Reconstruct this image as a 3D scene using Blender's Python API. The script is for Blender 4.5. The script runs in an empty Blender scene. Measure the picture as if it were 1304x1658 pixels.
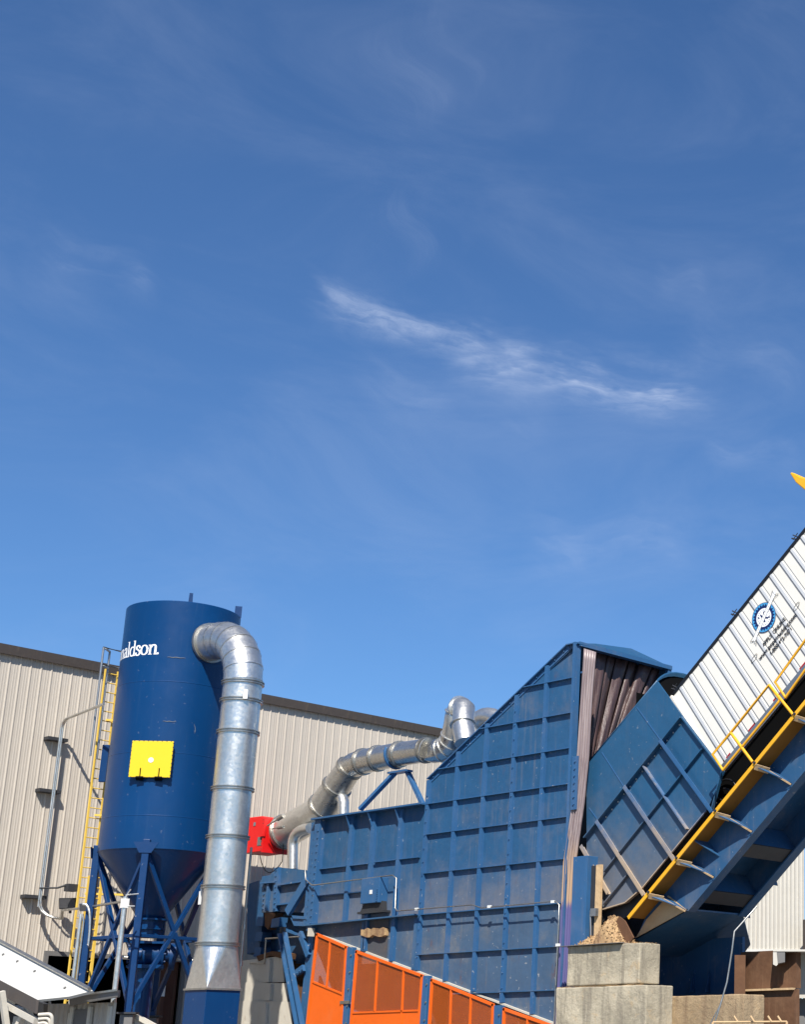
import bpy, math, random
from mathutils import Vector as V, Matrix
random.seed(7)
sc = bpy.context.scene
C = sc.collection
# ------------------------------------------------------------------ camera
F, PX, PY = 2660.0, 1290.0, 930.0
PITCH, YAW = math.radians(16.5), math.radians(38.5)
CAM = V((0, 0, 1.6))
_c, _s = math.cos(YAW), math.sin(YAW)
Rt = V((_c, _s, 0)); Fh = V((-_s, _c, 0)); Zu = V((0, 0, 1))
Fw = Fh*math.cos(PITCH)+Zu*math.sin(PITCH)
Up = -Fh*math.sin(PITCH)+Zu*math.cos(PITCH)
cd = bpy.data.cameras.new("camera"); cam = bpy.data.objects.new("camera", cd); C.objects.link(cam)
cam.location = CAM
cam.rotation_euler = Matrix((Rt, Up, -Fw)).transposed().to_euler()
cd.sensor_fit = 'VERTICAL'; cd.sensor_height = 24.0; cd.lens = F/1658*24
cd.shift_x = (652-PX)/1658; cd.shift_y = (PY-829)/1658
cd.clip_end = 3000; sc.camera = cam
def ray(x, y): return Rt*((x-PX)/F)+Up*((PY-y)/F)+Fw
def on(x, y, ax, v):
    r = ray(x, y); return CAM+r*((v-CAM[ax])/r[ax])
def D(x, y, d): return CAM+ray(x, y)*d
# ------------------------------------------------------------------ light
PSI = math.radians(6)
sh = Rt*math.sin(PSI)-Fh*math.cos(PSI)
EL = math.radians(47)
sun_dir = (sh*math.cos(EL)+Zu*math.sin(EL)).normalized()
ld = bpy.data.lights.new("sun", 'SUN'); lo = bpy.data.objects.new("sun", ld); C.objects.link(lo)
ld.energy = 5.0; ld.angle = math.radians(0.5); ld.color = (1.0, 0.95, 0.87)
lo.rotation_euler = sun_dir.to_track_quat('Z', 'Y').to_euler(); lo.location = (0, 0, 40)
sc.view_settings.view_transform = 'Standard'; sc.view_settings.look = 'None'
sc.view_settings.exposure = 0.52; sc.view_settings.gamma = 1
w = bpy.data.worlds.new("World"); sc.world = w; w.cycles.sampling_method = 'MANUAL'; w.cycles.sample_map_resolution = 256; w.use_nodes = True
wt = w.node_tree; wt.nodes.clear()
class NT:
    """tiny helper for node trees"""
    def __init__(s, t): s.t = t
    def n(s, ty, **k):
        nd = s.t.nodes.new(ty)
        for a, b in k.items(): setattr(nd, a, b)
        return nd
    def l(s, a, b): s.t.links.new(a, b)
    def put(s, sock, v):
        if hasattr(v, 'is_output') or hasattr(v, 'links'): s.l(v, sock)
        else: sock.default_value = v
    def m(s, op, a, b=None, c=None, clamp=False):
        nd = s.n('ShaderNodeMath', operation=op); nd.use_clamp = clamp
        s.put(nd.inputs[0], a)
        if b is not None: s.put(nd.inputs[1], b)
        if c is not None: s.put(nd.inputs[2], c)
        return nd.outputs[0]
    def mix(s, f, a, b, bt='MIX'):
        nd = s.n('ShaderNodeMix', data_type='RGBA', blend_type=bt)
        s.put(nd.inputs[0], f)
        s.put(nd.inputs[6], a if not isinstance(a, tuple) else (*a, 1)[:4])
        s.put(nd.inputs[7], b if not isinstance(b, tuple) else (*b, 1)[:4])
        return nd.outputs[2]
    def noise(s, vec, scale, det=4, rough=.55, dist=0):
        nd = s.n('ShaderNodeTexNoise'); s.l(vec, nd.inputs['Vector'])
        nd.inputs['Scale'].default_value = scale; nd.inputs['Detail'].default_value = det
        nd.inputs['Roughness'].default_value = rough; nd.inputs['Distortion'].default_value = dist
        return nd.outputs[0]
    def ramp(s, f, lo, hi):
        nd = s.n('ShaderNodeMapRange'); nd.interpolation_type = 'SMOOTHSTEP'
        s.put(nd.inputs[0], f); nd.inputs[1].default_value = lo; nd.inputs[2].default_value = hi
        return nd.outputs[0]
    def mapv(s, vec, sc=(1, 1, 1), rot=(0, 0, 0), loc=(0, 0, 0)):
        nd = s.n('ShaderNodeMapping'); s.l(vec, nd.inputs[0])
        nd.inputs[1].default_value = loc; nd.inputs[2].default_value = rot; nd.inputs[3].default_value = sc
        return nd.outputs[0]
    def dot(s, vec, v):
        nd = s.n('ShaderNodeVectorMath', operation='DOT_PRODUCT'); s.l(vec, nd.inputs[0]); nd.inputs[1].default_value = v
        return nd.outputs[1]
T = NT(wt)
sky = T.n('ShaderNodeTexSky', sky_type='NISHITA'); sky.sun_disc = False
sky.sun_elevation = EL; sky.sun_rotation = math.atan2(sun_dir.x, sun_dir.y)
sky.air_density = 1.0; sky.dust_density = 0.1; sky.ozone_density = 2.0; sky.altitude = 200
bg = T.n('ShaderNodeBackground'); bg.inputs[1].default_value = 0.062
ow = T.n('ShaderNodeOutputWorld'); T.l(bg.outputs[0], ow.inputs[0])
gv = T.n('ShaderNodeTexCoord').outputs['Generated']
def rdir(x, y): return ray(x, y).normalized()
def streak(pa, pb, half, ns, amt, bend=.35):
    a, b = rdir(*pa), rdir(*pb); mid = ((a+b)/2).normalized()
    eu = (b-a).normalized(); ev = mid.cross(eu).normalized(); L = (b-a).length/2
    u = T.m('DIVIDE', T.dot(gv, eu), L); v0 = T.m('DIVIDE', T.dot(gv, ev), half)
    v0 = T.m('ADD', v0, T.m('MULTIPLY', T.m('SINE', T.m('MULTIPLY', u, 3.4)), bend))
    cx = T.n('ShaderNodeCombineXYZ'); T.l(T.m('MULTIPLY', u, L/half*.16), cx.inputs[0]); T.l(T.m('MULTIPLY', v0, .55), cx.inputs[1]); cx.inputs[2].default_value = pa[0]*.37
    w1 = T.noise(cx.outputs[0], 1.1, 4, .55)
    v1 = T.m('ADD', v0, T.m('MULTIPLY', T.m('SUBTRACT', w1, .5), 3.0))
    cy = T.n('ShaderNodeCombineXYZ'); T.l(T.m('MULTIPLY', T.m('ADD', u, T.m('MULTIPLY', v1, .12)), L/half*.5), cy.inputs[0]); T.l(T.m('MULTIPLY', v1, 1.7), cy.inputs[1]); cy.inputs[2].default_value = pa[1]*.21
    fib = T.m('ADD', T.m('MULTIPLY', T.ramp(T.noise(cy.outputs[0], .8, 5, .6, .25), .28, .75), .7), .3)
    w2 = T.ramp(w1, .35, .62)
    g = T.m('POWER', 2.718, T.m('MULTIPLY', T.m('POWER', T.m('ABSOLUTE', v1), 1.5), -1))
    e = T.ramp(T.m('ABSOLUTE', T.m('ADD', u, T.m('MULTIPLY', T.m('SUBTRACT', w1, .5), .5))), 1.12, .55)
    f = T.ramp(T.dot(gv, mid), .6, .8)
    return T.m('MULTIPLY', T.m('MULTIPLY', T.m('MULTIPLY', g, e), T.m('MULTIPLY', T.m('MULTIPLY', fib, T.m('ADD', w2, .35)), f)), amt)
cl = [streak((498, 478), (860, 600), .0080, 26, .33), streak((730, 592), (1160, 645), .0105, 24, .58, -.25),
      streak((560, 600), (900, 720), .022, 14, .10), streak((850, 880), (1140, 905), .016, 16, .12),
      streak((60, 400), (260, 480), .010, 26, .09), streak((640, 20), (720, 200), .02, 14, .07),
      streak((1100, 540), (1304, 640), .016, 16, .08), streak((650, 300), (700, 440), .014, 18, .07),
      streak((1140, 730), (1304, 750), .010, 18, .08), streak((1060, 450), (1150, 470), .008, 22, .06)]
tot = cl[0]
for c_ in cl[1:]: tot = T.m('ADD', tot, c_)
str_v = T.mapv(gv, (3, 3, 9), (0, .9, .6))
veil = T.m('MULTIPLY', T.ramp(T.noise(str_v, 1.6, 7, .62, .6), .40, .85), .10)
tot = T.m('ADD', tot, veil, clamp=True)
tint = T.mix(1.0, sky.outputs[0], (.69, 1.04, 1.43), 'MULTIPLY')
T.l(T.mix(tot, tint, (7.5, 8.6, 11.0)), bg.inputs[0])

# ------------------------------------------------------------------ materials
M = {}
def newmat(name):
    m = bpy.data.materials.new(name); m.use_nodes = True; t = NT(m.node_tree)
    b = m.node_tree.nodes['Principled BSDF']; M[name] = m
    oc = t.n('ShaderNodeTexCoord').outputs['Object']
    ge = t.n('ShaderNodeNewGeometry')
    return m, t, b, oc, ge
def paint(name, col, rough=.45, metal=0, var=.12, dust=0, dustcol=(.42, .31, .19), streaks=0, bump=.02, scale=1.0, rust=0, coat=0, chips=0, spec=.35, zd=None, lap=0):
    m, t, b, oc, ge = newmat(name)
    pos = ge.outputs['Position']
    n1 = t.noise(pos, 0.9*scale, 6, .6); n2 = t.noise(pos, 7*scale, 5, .6)
    k = t.m('ADD', t.m('MULTIPLY', t.m('SUBTRACT', n1, .5), var*2.4), t.m('MULTIPLY', t.m('SUBTRACT', n2, .5), var*1.2))
    k = t.m('ADD', k, 1.0)
    nd = t.n('ShaderNodeVectorMath', operation='SCALE'); nd.inputs[0].default_value = col; t.l(k, nd.inputs[3])
    c = nd.outputs[0]
    if lap:     # each sheet of cladding weathered a little differently
        sl = t.n('ShaderNodeSeparateXYZ'); t.l(pos, sl.inputs[0]); wn = t.n('ShaderNodeTexWhiteNoise'); wn.noise_dimensions = '1D'
        t.l(t.m('FLOOR', t.m('DIVIDE', sl.outputs[1], 1.005)), wn.inputs['W'])
        n_ = t.n('ShaderNodeVectorMath', operation='SCALE'); t.l(c, n_.inputs[0]); t.l(t.m('ADD', t.m('MULTIPLY', wn.outputs[0], lap), 1-lap/2), n_.inputs[3]); c = n_.outputs[0]
    if streaks:
        sv = t.noise(t.mapv(pos, (9, 9, .45)), 1.0, 4, .6)
        c = t.mix(t.m('MULTIPLY', t.ramp(sv, .52, .8), streaks), c, dustcol)
    if dust:
        dn = t.noise(pos, .75*scale, 7, .68, .4)
        c = t.mix(t.m('MULTIPLY', t.ramp(dn, .48, .78), dust), c, dustcol)
    if zd:
        sz = t.n('ShaderNodeSeparateXYZ'); t.l(pos, sz.inputs[0])
        zz = t.m('ADD', sz.outputs[2], t.m('MULTIPLY', t.m('SUBTRACT', t.noise(pos, 1.6, 7, .7), .5), zd[3]))
        c = t.mix(t.m('MULTIPLY', t.ramp(zz, zd[0], zd[1]), zd[2]), c, dustcol)
    if rust:
        rn = t.noise(t.mapv(pos, (3, 3, 1.2)), 1.0, 8, .7)
        c = t.mix(t.m('MULTIPLY', t.ramp(rn, .6, .72), rust), c, (.14, .05, .02))
    if chips:
        cn = t.noise(pos, 9, 3, .5)
        c = t.mix(t.m('MULTIPLY', t.ramp(cn, .69, .73), chips), c, (.45, .43, .40))
    t.l(c, b.inputs['Base Color'])
    t.l(t.m('ADD', t.m('MULTIPLY', t.noise(pos, 3, 4), .18), rough-.09), b.inputs['Roughness'])
    b.inputs['Metallic'].default_value = metal
    b.inputs['Specular IOR Level'].default_value = spec
    if coat: b.inputs['Coat Weight'].default_value = coat; b.inputs['Coat Roughness'].default_value = .12
    if bump:
        bp = t.n('ShaderNodeBump'); bp.inputs['Strength'].default_value = .6; bp.inputs['Distance'].default_value = bump
        t.l(t.noise(pos, 2.2*scale, 3, .5), bp.inputs['Height']); t.l(bp.outputs[0], b.inputs['Normal'])
    return m
paint('blue_panel', (.022, .088, .190), .46, dust=.15, zd=(7.4, 5.2, .28, 2.5), streaks=.13, rust=.28, var=.2, bump=.03, chips=.25)
paint('blue_panel_dusty', (.058, .105, .175), .6, dust=.5, dustcol=(.24, .21, .17), streaks=.3, rust=.45, var=.2, bump=.03, chips=.5)
paint('blue_frame', (.030, .105, .235), .42, dust=.12, streaks=.08, rust=.2, chips=.5)
paint('blue_frame_dusty', (.05, .125, .25), .55, dust=.75, dustcol=(.5, .36, .21), streaks=.3, rust=.3, zd=(8.5, 5.8, .8, 3))
paint('blue_frame_worn', (.035, .105, .215), .55, dust=.35, dustcol=(.25, .21, .16), streaks=.3, rust=.4, chips=.5)
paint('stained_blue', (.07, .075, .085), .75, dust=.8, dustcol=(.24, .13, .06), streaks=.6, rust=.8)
paint('blue_chute', (.019, .084, .175), .38, dust=.14, zd=(8.6, 5.4, .5, 3.5), dustcol=(.24, .19, .14), streaks=.08, var=.12, bump=.03, coat=.3, chips=.2)
paint('blue_dumper', (.024, .085, .185), .45, dust=.18, rust=.2, streaks=.12, bump=.02, chips=.3)
paint('silo_blue', (.0006, .036, .128), .36, var=.09, bump=.012, coat=.1, scale=.6, spec=.28, streaks=.07, dustcol=(.10, .16, .24), chips=.10)
paint('silo_leg', (.001, .031, .115), .42, var=.08, chips=.25)
paint('yellow_shaded', (.27, .12, .016), .6, dust=.4, dustcol=(.25, .15, .07), rust=.3)  # yellow paint browned to hold the underside's shade, with dust and rust over it
paint('yellow', (.80, .40, .018), .45, dust=.2, var=.08, rust=.15)
paint('hatch_yellow', (.72, .50, .012), .5, var=.03, bump=.004)
paint('ladder_yellow', (.72, .48, .08), .5, var=.08)
paint('orange', (.76, .125, .010), .5, var=.07, dust=.12)
paint('red', (.66, .008, .008), .4, var=.06, bump=.01)
paint('white_panel', (.76, .725, .65), .42, var=.03, dust=.12, dustcol=(.60, .56, .48), bump=.01)
paint('seam_shade_grey', (.16, .17, .19), .5, var=.05)  # dark grey for seams, scuffs and the painted rib shadows on the trailer
paint('white_rib', (.56, .57, .58), .4, metal=.0, var=.05)
paint('pale_cladding', (.50, .475, .42), .5, var=.05, streaks=.2)
paint('white_roof', (.56, .55, .515), .5, var=.03, dust=.12, bump=.02)
paint('cream', (.56, .52, .44), .6, var=.08, rust=.55, streaks=.2, bump=.03)
paint('beige_wall', (.485, .432, .365), .55, var=.06, lap=.10, streaks=.2, dustcol=(.30, .25, .20), bump=.01)
paint('fascia', (.075, .062, .055), .5, var=.06, streaks=.15)
paint('trim_grey', (.15, .145, .14), .55, var=.08)
paint('dark_steel', (.035, .036, .04), .55, var=.2, rust=.3)
paint('black', (.004, .004, .004), .8, var=.1, spec=.05, bump=0)
paint('black_gloss', (.012, .012, .014), .35, var=.2)
paint('brown_door', (.095, .040, .027), .6, var=.15, streaks=.2)
paint('maroon', (.14, .02, .025), .5, var=.1)
paint('rust_wall', (.12, .058, .030), .88, var=.35, dust=.4, dustcol=(.26, .15, .08), rust=.7, streaks=.35, bump=.05)
paint('tan_dust', (.55, .38, .21), .9, var=.12, dust=.3, dustcol=(.33, .2, .11), rust=.3, bump=.05, scale=2)
paint('fitting_white', (.75, .75, .72), .4, var=.03)
paint('glass_lens', (.07, .07, .075), .15, var=.05)
paint('text_white', (.85, .85, .84), .5, var=.01, bump=0)
paint('text_black', (.012, .012, .014), .5, var=.01, bump=0)
paint('logo_blue', (.06, .30, .58), .5, var=.02, bump=0)
paint('logo_navy', (.006, .02, .10), .5, var=.02, bump=0)
paint('marker_red', (.35, .01, .015), .4, var=.02, bump=0)
paint('galv_dark', (.33, .34, .35), .38, metal=.75, var=.18, streaks=.12, dustcol=(.2, .2, .2))
def galv(name, base, rough):
    m, t, b, oc, ge = newmat(name); pos = ge.outputs['Position']
    vo = t.n('ShaderNodeTexVoronoi'); vo.inputs['Scale'].default_value = 16; t.l(pos, vo.inputs['Vector'])
    sp = t.n('ShaderNodeSeparateColor'); t.l(vo.outputs['Color'], sp.inputs[0])
    k = t.m('ADD', t.m('MULTIPLY', sp.outputs[0], .12), t.m('MULTIPLY', t.noise(pos, 1.3, 6, .6), .3))
    k = t.m('ADD', k, t.m('MULTIPLY', t.noise(t.mapv(pos, (8, 8, .5)), 1, 3), .2))
    k = t.m('ADD', k, .66)
    nd = t.n('ShaderNodeVectorMath', operation='SCALE'); nd.inputs[0].default_value = base; t.l(k, nd.inputs[3])
    t.l(nd.outputs[0], b.inputs['Base Color']); b.inputs['Metallic'].default_value = .9
    t.l(t.m('ADD', t.m('MULTIPLY', sp.outputs[1], .10), t.m('ADD', t.m('MULTIPLY', t.noise(pos, 2.5, 5), .2), rough-.12)), b.inputs['Roughness'])
    bp = t.n('ShaderNodeBump'); bp.inputs['Strength'].default_value = .5; bp.inputs['Distance'].default_value = .03
    t.l(t.noise(pos, 1.6, 3, .5), bp.inputs['Height']); t.l(bp.outputs[0], b.inputs['Normal'])
galv('galvanised', (.70, .685, .64), .33)
galv('galvanised_mid', (.60, .59, .555), .28)
galv('galvanised_dull', (.44, .425, .39), .36)
def concrete(name, col, stain):
    m, t, b, oc, ge = newmat(name); pos = ge.outputs['Position']
    n1 = t.noise(pos, .9, 8, .65); n2 = t.noise(pos, 11, 6, .7); n3 = t.noise(t.mapv(pos, (3.5, 3.5, .35)), 1, 7, .7, .4); n4 = t.noise(pos, 2.3, 8, .75, .8)
    c = t.mix(t.ramp(n1, .3, .7), tuple(x*.72 for x in col), tuple(x*1.2 for x in col))
    c = t.mix(t.m('MULTIPLY', t.ramp(n3, .46, .66), .8), c, stain)
    c = t.mix(t.m('MULTIPLY', t.ramp(n4, .55, .7), .55), c, (col[0]*1.25, col[1]*1.0, col[2]*.72))
    c = t.mix(t.m('MULTIPLY', t.ramp(n2, .58, .72), .6), c, tuple(x*.38 for x in col))
    t.l(c, b.inputs['Base Color']); b.inputs['Roughness'].default_value = .9
    bp = t.n('ShaderNodeBump'); bp.inputs['Strength'].default_value = .9; bp.inputs['Distance'].default_value = .04
    t.l(t.noise(pos, 9, 8, .75), bp.inputs['Height']); t.l(bp.outputs[0], b.inputs['Normal'])
concrete('concrete', (.46, .40, .29), (.23, .20, .15))
concrete('concrete_tan', (.40, .29, .17), (.22, .15, .09))
concrete('ground', (.19, .18, .165), (.20, .19, .17))
concrete('sawdust', (.46, .30, .15), (.17, .09, .05))
def curtain_mat():
    m, t, b, oc, ge = newmat('curtain'); pos = ge.outputs['Position']
    n = t.noise(t.mapv(pos, (7, 7, .6)), 1, 6, .65); n2 = t.noise(pos, 1.2, 6, .6)
    c = t.mix(t.ramp(n, .3, .7), (.050, .028, .030), (.105, .062, .060))
    c = t.mix(t.m('MULTIPLY', t.ramp(n2, .45, .7), .3), c, (.15, .095, .075))
    t.l(c, b.inputs['Base Color']); b.inputs['Roughness'].default_value = .42
    bp = t.n('ShaderNodeBump'); bp.inputs['Strength'].default_value = .7; bp.inputs['Distance'].default_value = .06
    t.l(n, bp.inputs['Height']); t.l(bp.outputs[0], b.inputs['Normal'])
    m, t, b, oc, ge = newmat('curtain_strip'); pos = ge.outputs['Position']
    sx = t.n('ShaderNodeSeparateXYZ'); t.l(pos, sx.inputs[0])
    n = t.noise(t.mapv(pos, (14, 14, .5)), 1, 6, .65); n2 = t.noise(pos, 2.2, 6, .6)
    c = t.mix(t.ramp(n, .3, .7), (.17, .125, .13), (.31, .25, .245))
    z = t.m('ADD', sx.outputs[2], t.m('MULTIPLY', t.m('SUBTRACT', n2, .5), 1.2))
    c = t.mix(t.m('MULTIPLY', t.ramp(z, 7.6, 6.3), .85), c, (.42, .28, .17))      # sawdust caked on the worn stretch
    zb = t.m('ADD', sx.outputs[2], t.m('MULTIPLY', t.m('SUBTRACT', n, .5), .5))
    c = t.mix(t.ramp(zb, 5.75, 5.5), c, (.10, .09, .22))
    t.l(c, b.inputs['Base Color']); b.inputs['Roughness'].default_value = .4
curtain_mat()
def mesh_mat():
    m, t, b, oc, ge = newmat('orange_mesh'); pos = ge.outputs['Position']
    sx = t.n('ShaderNodeSeparateXYZ'); t.l(pos, sx.inputs[0])
    def tri(a): return t.m('ABSOLUTE', t.m('SUBTRACT', t.m('FRACT', a), .5))
    a = t.m('MULTIPLY', t.m('ADD', sx.outputs[0], t.m('MULTIPLY', sx.outputs[2], 2)), 16.0)
    d = t.m('MULTIPLY', t.m('SUBTRACT', sx.outputs[0], t.m('MULTIPLY', sx.outputs[2], 2)), 16.0)
    h = t.m('GREATER_THAN', t.m('MINIMUM', tri(a), tri(d)), .115)
    b.inputs['Base Color'].default_value = (.72, .15, .02, 1); b.inputs['Roughness'].default_value = .55
    tr = t.n('ShaderNodeBsdfTransparent'); mx = t.n('ShaderNodeMixShader')
    t.l(h, mx.inputs[0]); t.l(b.outputs[0], mx.inputs[1]); t.l(tr.outputs[0], mx.inputs[2])
    t.l(mx.outputs[0], t.t.nodes['Material Output'].inputs[0])
mesh_mat()

# ------------------------------------------------------------------ mesh builder
class MB:
    def __init__(s): s.v = []; s.f = []; s.sm = []
    def add(s, vs, fs, smooth=False):
        o = len(s.v); s.v += [V(p) for p in vs]
        for f in fs: s.f.append([i+o for i in f]); s.sm.append(smooth)
    def prism(s, pts, off):
        n = len(pts); pts = [V(p) for p in pts]; off = V(off)
        fs = [list(range(n)), list(range(2*n-1, n-1, -1))]+[[i, i+n, (i+1) % n+n, (i+1) % n] for i in range(n)]
        s.add(pts+[p+off for p in pts], fs)
    def beam(s, p, q, w, h, side=None, e=0):
        """box beam from p to q; w across 'side', h across the other way; centred"""
        p, q = V(p), V(q); a = (q-p).normalized(); p = p-a*e; q = q+a*e
        if side is None: side = V((0, 1, 0)) if abs(a.y) < .9 else V((1, 0, 0))
        side = (V(side)-a*a.dot(V(side))).normalized(); o = a.cross(side)
        c = [side*(w/2*i)+o*(h/2*j) for i, j in ((-1, -1), (1, -1), (1, 1), (-1, 1))]
        s.add([p+x for x in c]+[q+x for x in c], [[3, 2, 1, 0], [4, 5, 6, 7]]+[[i, (i+1) % 4, (i+1) % 4+4, i+4] for i in range(4)])
    def box(s, lo, hi):
        a, b = lo, hi
        s.add([(a[0], a[1], a[2]), (b[0], a[1], a[2]), (b[0], b[1], a[2]), (a[0], b[1], a[2]), (a[0], a[1], b[2]), (b[0], a[1], b[2]), (b[0], b[1], b[2]), (a[0], b[1], b[2])],
              [[3, 2, 1, 0], [4, 5, 6, 7], [0, 1, 5, 4], [1, 2, 6, 5], [2, 3, 7, 6], [3, 0, 4, 7]])
    def tube(s, path, r, seg=12, caps=True, smooth=True):
        path = [V(p) for p in path]; n = len(path); rs = r if isinstance(r, (list, tuple)) else [r]*n
        tang = []
        for i in range(n):
            a = (path[i]-path[i-1]).normalized() if i else None
            b = (path[i+1]-path[i]).normalized() if i < n-1 else None
            tang.append(((a or b)+(b or a)).normalized())
        ref = V((0, 0, 1)) if abs(tang[0].z) < .9 else V((1, 0, 0))
        side = tang[0].cross(ref).normalized(); vs = []
        for i in range(n):
            side = (side-tang[i]*tang[i].dot(side)).normalized(); o = tang[i].cross(side); k = 1.0
            if 0 < i < n-1:
                ca = (path[i]-path[i-1]).normalized().dot(tang[i]); 
            for j in range(seg):
                an = 2*math.pi*j/seg; vs.append(path[i]+(side*math.cos(an)+o*math.sin(an))*rs[i])
        fs = [[i*seg+j, i*seg+(j+1) % seg, (i+1)*seg+(j+1) % seg, (i+1)*seg+j] for i in range(n-1) for j in range(seg)]
        s.add(vs, fs, smooth)
        if caps:
            s.add(vs[:seg], [list(range(seg-1, -1, -1))]); s.add(vs[-seg:], [list(range(seg))])
    def lathe(s, c, prof, seg=96, smooth=True):
        c = V(c); vs = []
        for r, z in prof:
            for j in range(seg):
                an = 2*math.pi*j/seg; vs.append((c.x+r*math.cos(an), c.y+r*math.sin(an), z))
        for i in range(len(prof)-1):
            s.add(vs[i*seg:(i+2)*seg], [[j, (j+1) % seg, (j+1) % seg+seg, j+seg] for j in range(seg)], smooth)
    def disc(s, c, ax, r, t, seg=20):
        c = V(c); ax = V(ax).normalized(); s.tube([c-ax*t/2, c+ax*t/2], r, seg, True, True)
    def bolts(s, p, q, n, r=.022, nrm=(0, -1, 0)):
        p, q, nrm = V(p), V(q), V(nrm).normalized()
        for i in range(n):
            c = p.lerp(q, (i+.5)/n); s.tube([c, c+nrm*.03], r, 6, True, False)
    def build(s, name, mat, parent=None, bevel=0):
        me = bpy.data.meshes.new(name); me.from_pydata([tuple(v) for v in s.v], [], s.f); me.update()
        me.polygons.foreach_set('use_smooth', s.sm)
        o = bpy.data.objects.new(name, me); C.objects.link(o)
        me.materials.append(M[mat])
        if parent is not None: o.parent = parent; o.matrix_parent_inverse = PINV[parent.name]
        if bevel:
            b = o.modifiers.new('bevel', 'BEVEL'); b.width = bevel; b.segments = 2; b.limit_method = 'ANGLE'; b.angle_limit = math.radians(50)
        PINV[o.name] = Matrix()
        return o
PINV = {}
def thing(name, label, cat, loc, group=None):
    o = bpy.data.objects.new(name, None); C.objects.link(o); o.location = loc; o.empty_display_size = .3
    o['label'] = label; o['category'] = cat
    if group: o['group'] = group
    PINV[o.name] = Matrix.Translation(V(loc)).inverted(); return o
def tag(o, label, cat, group=None, kind=None):
    if label: o['label'] = label
    if cat: o['category'] = cat
    if group: o['group'] = group
    if kind: o['kind'] = kind
    return o
def arc(p0, p1, p2, n=6):
    """quadratic bend p0-(p1)-p2"""
    p0, p1, p2 = V(p0), V(p1), V(p2)
    return [p0.lerp(p1, t).lerp(p1.lerp(p2, t), t) for t in [i/n for i in range(n+1)]]
Yv = V((0, 1, 0)); Xv = V((1, 0, 0))

# ================================================================== SETTING
g = MB(); g.add([(-900, -300, 0), (500, -300, 0), (500, 1100, 0), (-900, 1100, 0)], [[0, 1, 2, 3]])
tag(g.build('ground', 'ground'), None, None, kind='structure')

# ------------------------------------------------------------------ beige building
XW = -50.0
bl = thing('metal_building', 'long beige ribbed metal building with dark brown roof trim behind the silo', 'building', (XW, 34, 0))
ya, yb, yo1, yo2, zo = 12.0, 52.0, 26.0, 30.6, 4.73
m = MB(); prof = []
y = ya; sp = .335
while y < yb:
    prof += [(y, 0), (y+.06, 0), (y+.07, .006), (y+.09, .006), (y+.10, 0), (y+.14, 0), (y+.15, .006), (y+.17, .006), (y+.18, 0), (y+.225, 0), (y+.250, .03), (y+.275, .03), (y+.30, 0)]
    y += sp
prof.append((y, 0)); ztop = 13.72
for i in range(len(prof)-1):
    (y0, d0), (y1, d1) = prof[i], prof[i+1]
    zb = zo if yo1 <= y0 and y1 <= yo2 else 0
    m.add([(XW+d0, y0, zb), (XW+d1, y1, zb), (XW+d1, y1, ztop), (XW+d0, y0, ztop)], [[0, 1, 2, 3]])
m.build('wall', 'beige_wall', bl)
m = MB(); m.prism([(XW+.03, ya-.1, 13.68), (XW+.16, ya-.1, 13.66), (XW+.22, ya-.1, 13.95), (XW-.1, ya-.1, 14.0)], (0, yb-ya+.4, 0)); m.build('roof_trim', 'fascia', bl)
m = MB(); m.box((XW-30, ya, 0), (XW-29.8, yb, 13.6)); m.box((XW-29.8, ya, 0), (XW-.1, ya+.1, 13.6)); m.box((XW-29.8, yb-.1, 0), (XW-.1, yb, 13.6)); m.build('far_walls', 'beige_wall', bl)
m = MB(); m.prism([(XW-.1, ya-.1, 13.62), (XW-15, ya-.1, 14.6), (XW-30, ya-.1, 13.62), (XW-30, ya-.1, 13.8), (XW-15, ya-.1, 14.8), (XW-.1, ya-.1, 13.8)], (0, yb-ya+.4, 0)); m.build('roof', 'trim_grey', bl)
m = MB(); m.box((XW-.02, yo1-.1, 0), (XW+.09, yo1+.02, zo+.1)); m.box((XW-.02, yo2-.02, 0), (XW+.09, yo2+.1, zo+.1)); m.box((XW-.02, yo1+.02, zo-.04), (XW+.09, yo2-.02, zo+.1)); m.build('door_frame', 'trim_grey', bl)
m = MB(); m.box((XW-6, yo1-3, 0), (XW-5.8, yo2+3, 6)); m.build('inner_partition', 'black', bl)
m = MB(); m.box((XW-.3, 29.0, 0), (XW-.2, yo2, zo)); dr = m.build('sliding_door', 'brown_door', bl)
m = MB(); m.box((XW-.2, 29.25, 0), (XW-.14, 30.2, 4.1)); m.build('door_panel', 'brown_door', dr, bevel=.02)
m = MB(); m.box((XW-.14, 29.98, 3.6), (XW-.11, 30.16, 3.95)); m.build('notice', 'fitting_white', dr)

# conduit down the wall
def Wl(x, y, o=0.0): return on(x, y, 0, XW+o)
cn = thing('wall_conduit', 'pair of grey conduits running down the beige wall left of the silo, with strut brackets', 'conduit', Wl(75, 1450, .3))
m = MB()
for off in (0, 2.6):
    t0 = Wl(100+off, 1168, .35); b0 = Wl(58+off, 1468, .35)
    b0.y = t0.y
    m.tube([b0]+arc(t0-V((0, 0, .25)), t0+V((0, 0, .1)), t0+(on(168, 1139+off*.5, 0, XW+2.5)-t0)*.2+Zu*.03, 6)+[on(168, 1139+off*.5, 0, XW+2.5)], .034, 8)
m.build('riser', 'galvanised', cn)
m = MB()
for i, yy in enumerate((1195, 1279, 1451)):
    p = Wl(74 if i == 0 else (60 if i == 1 else 36), yy, .15); q = Wl(106 if i == 0 else (95 if i == 1 else 71), yy+4, .15); q.z = p.z
    m = MB(); m.beam(p, q, .3, .1, (1, 0, 0)); m.build('strut_bracket', 'dark_steel', cn)
m = MB()
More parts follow.
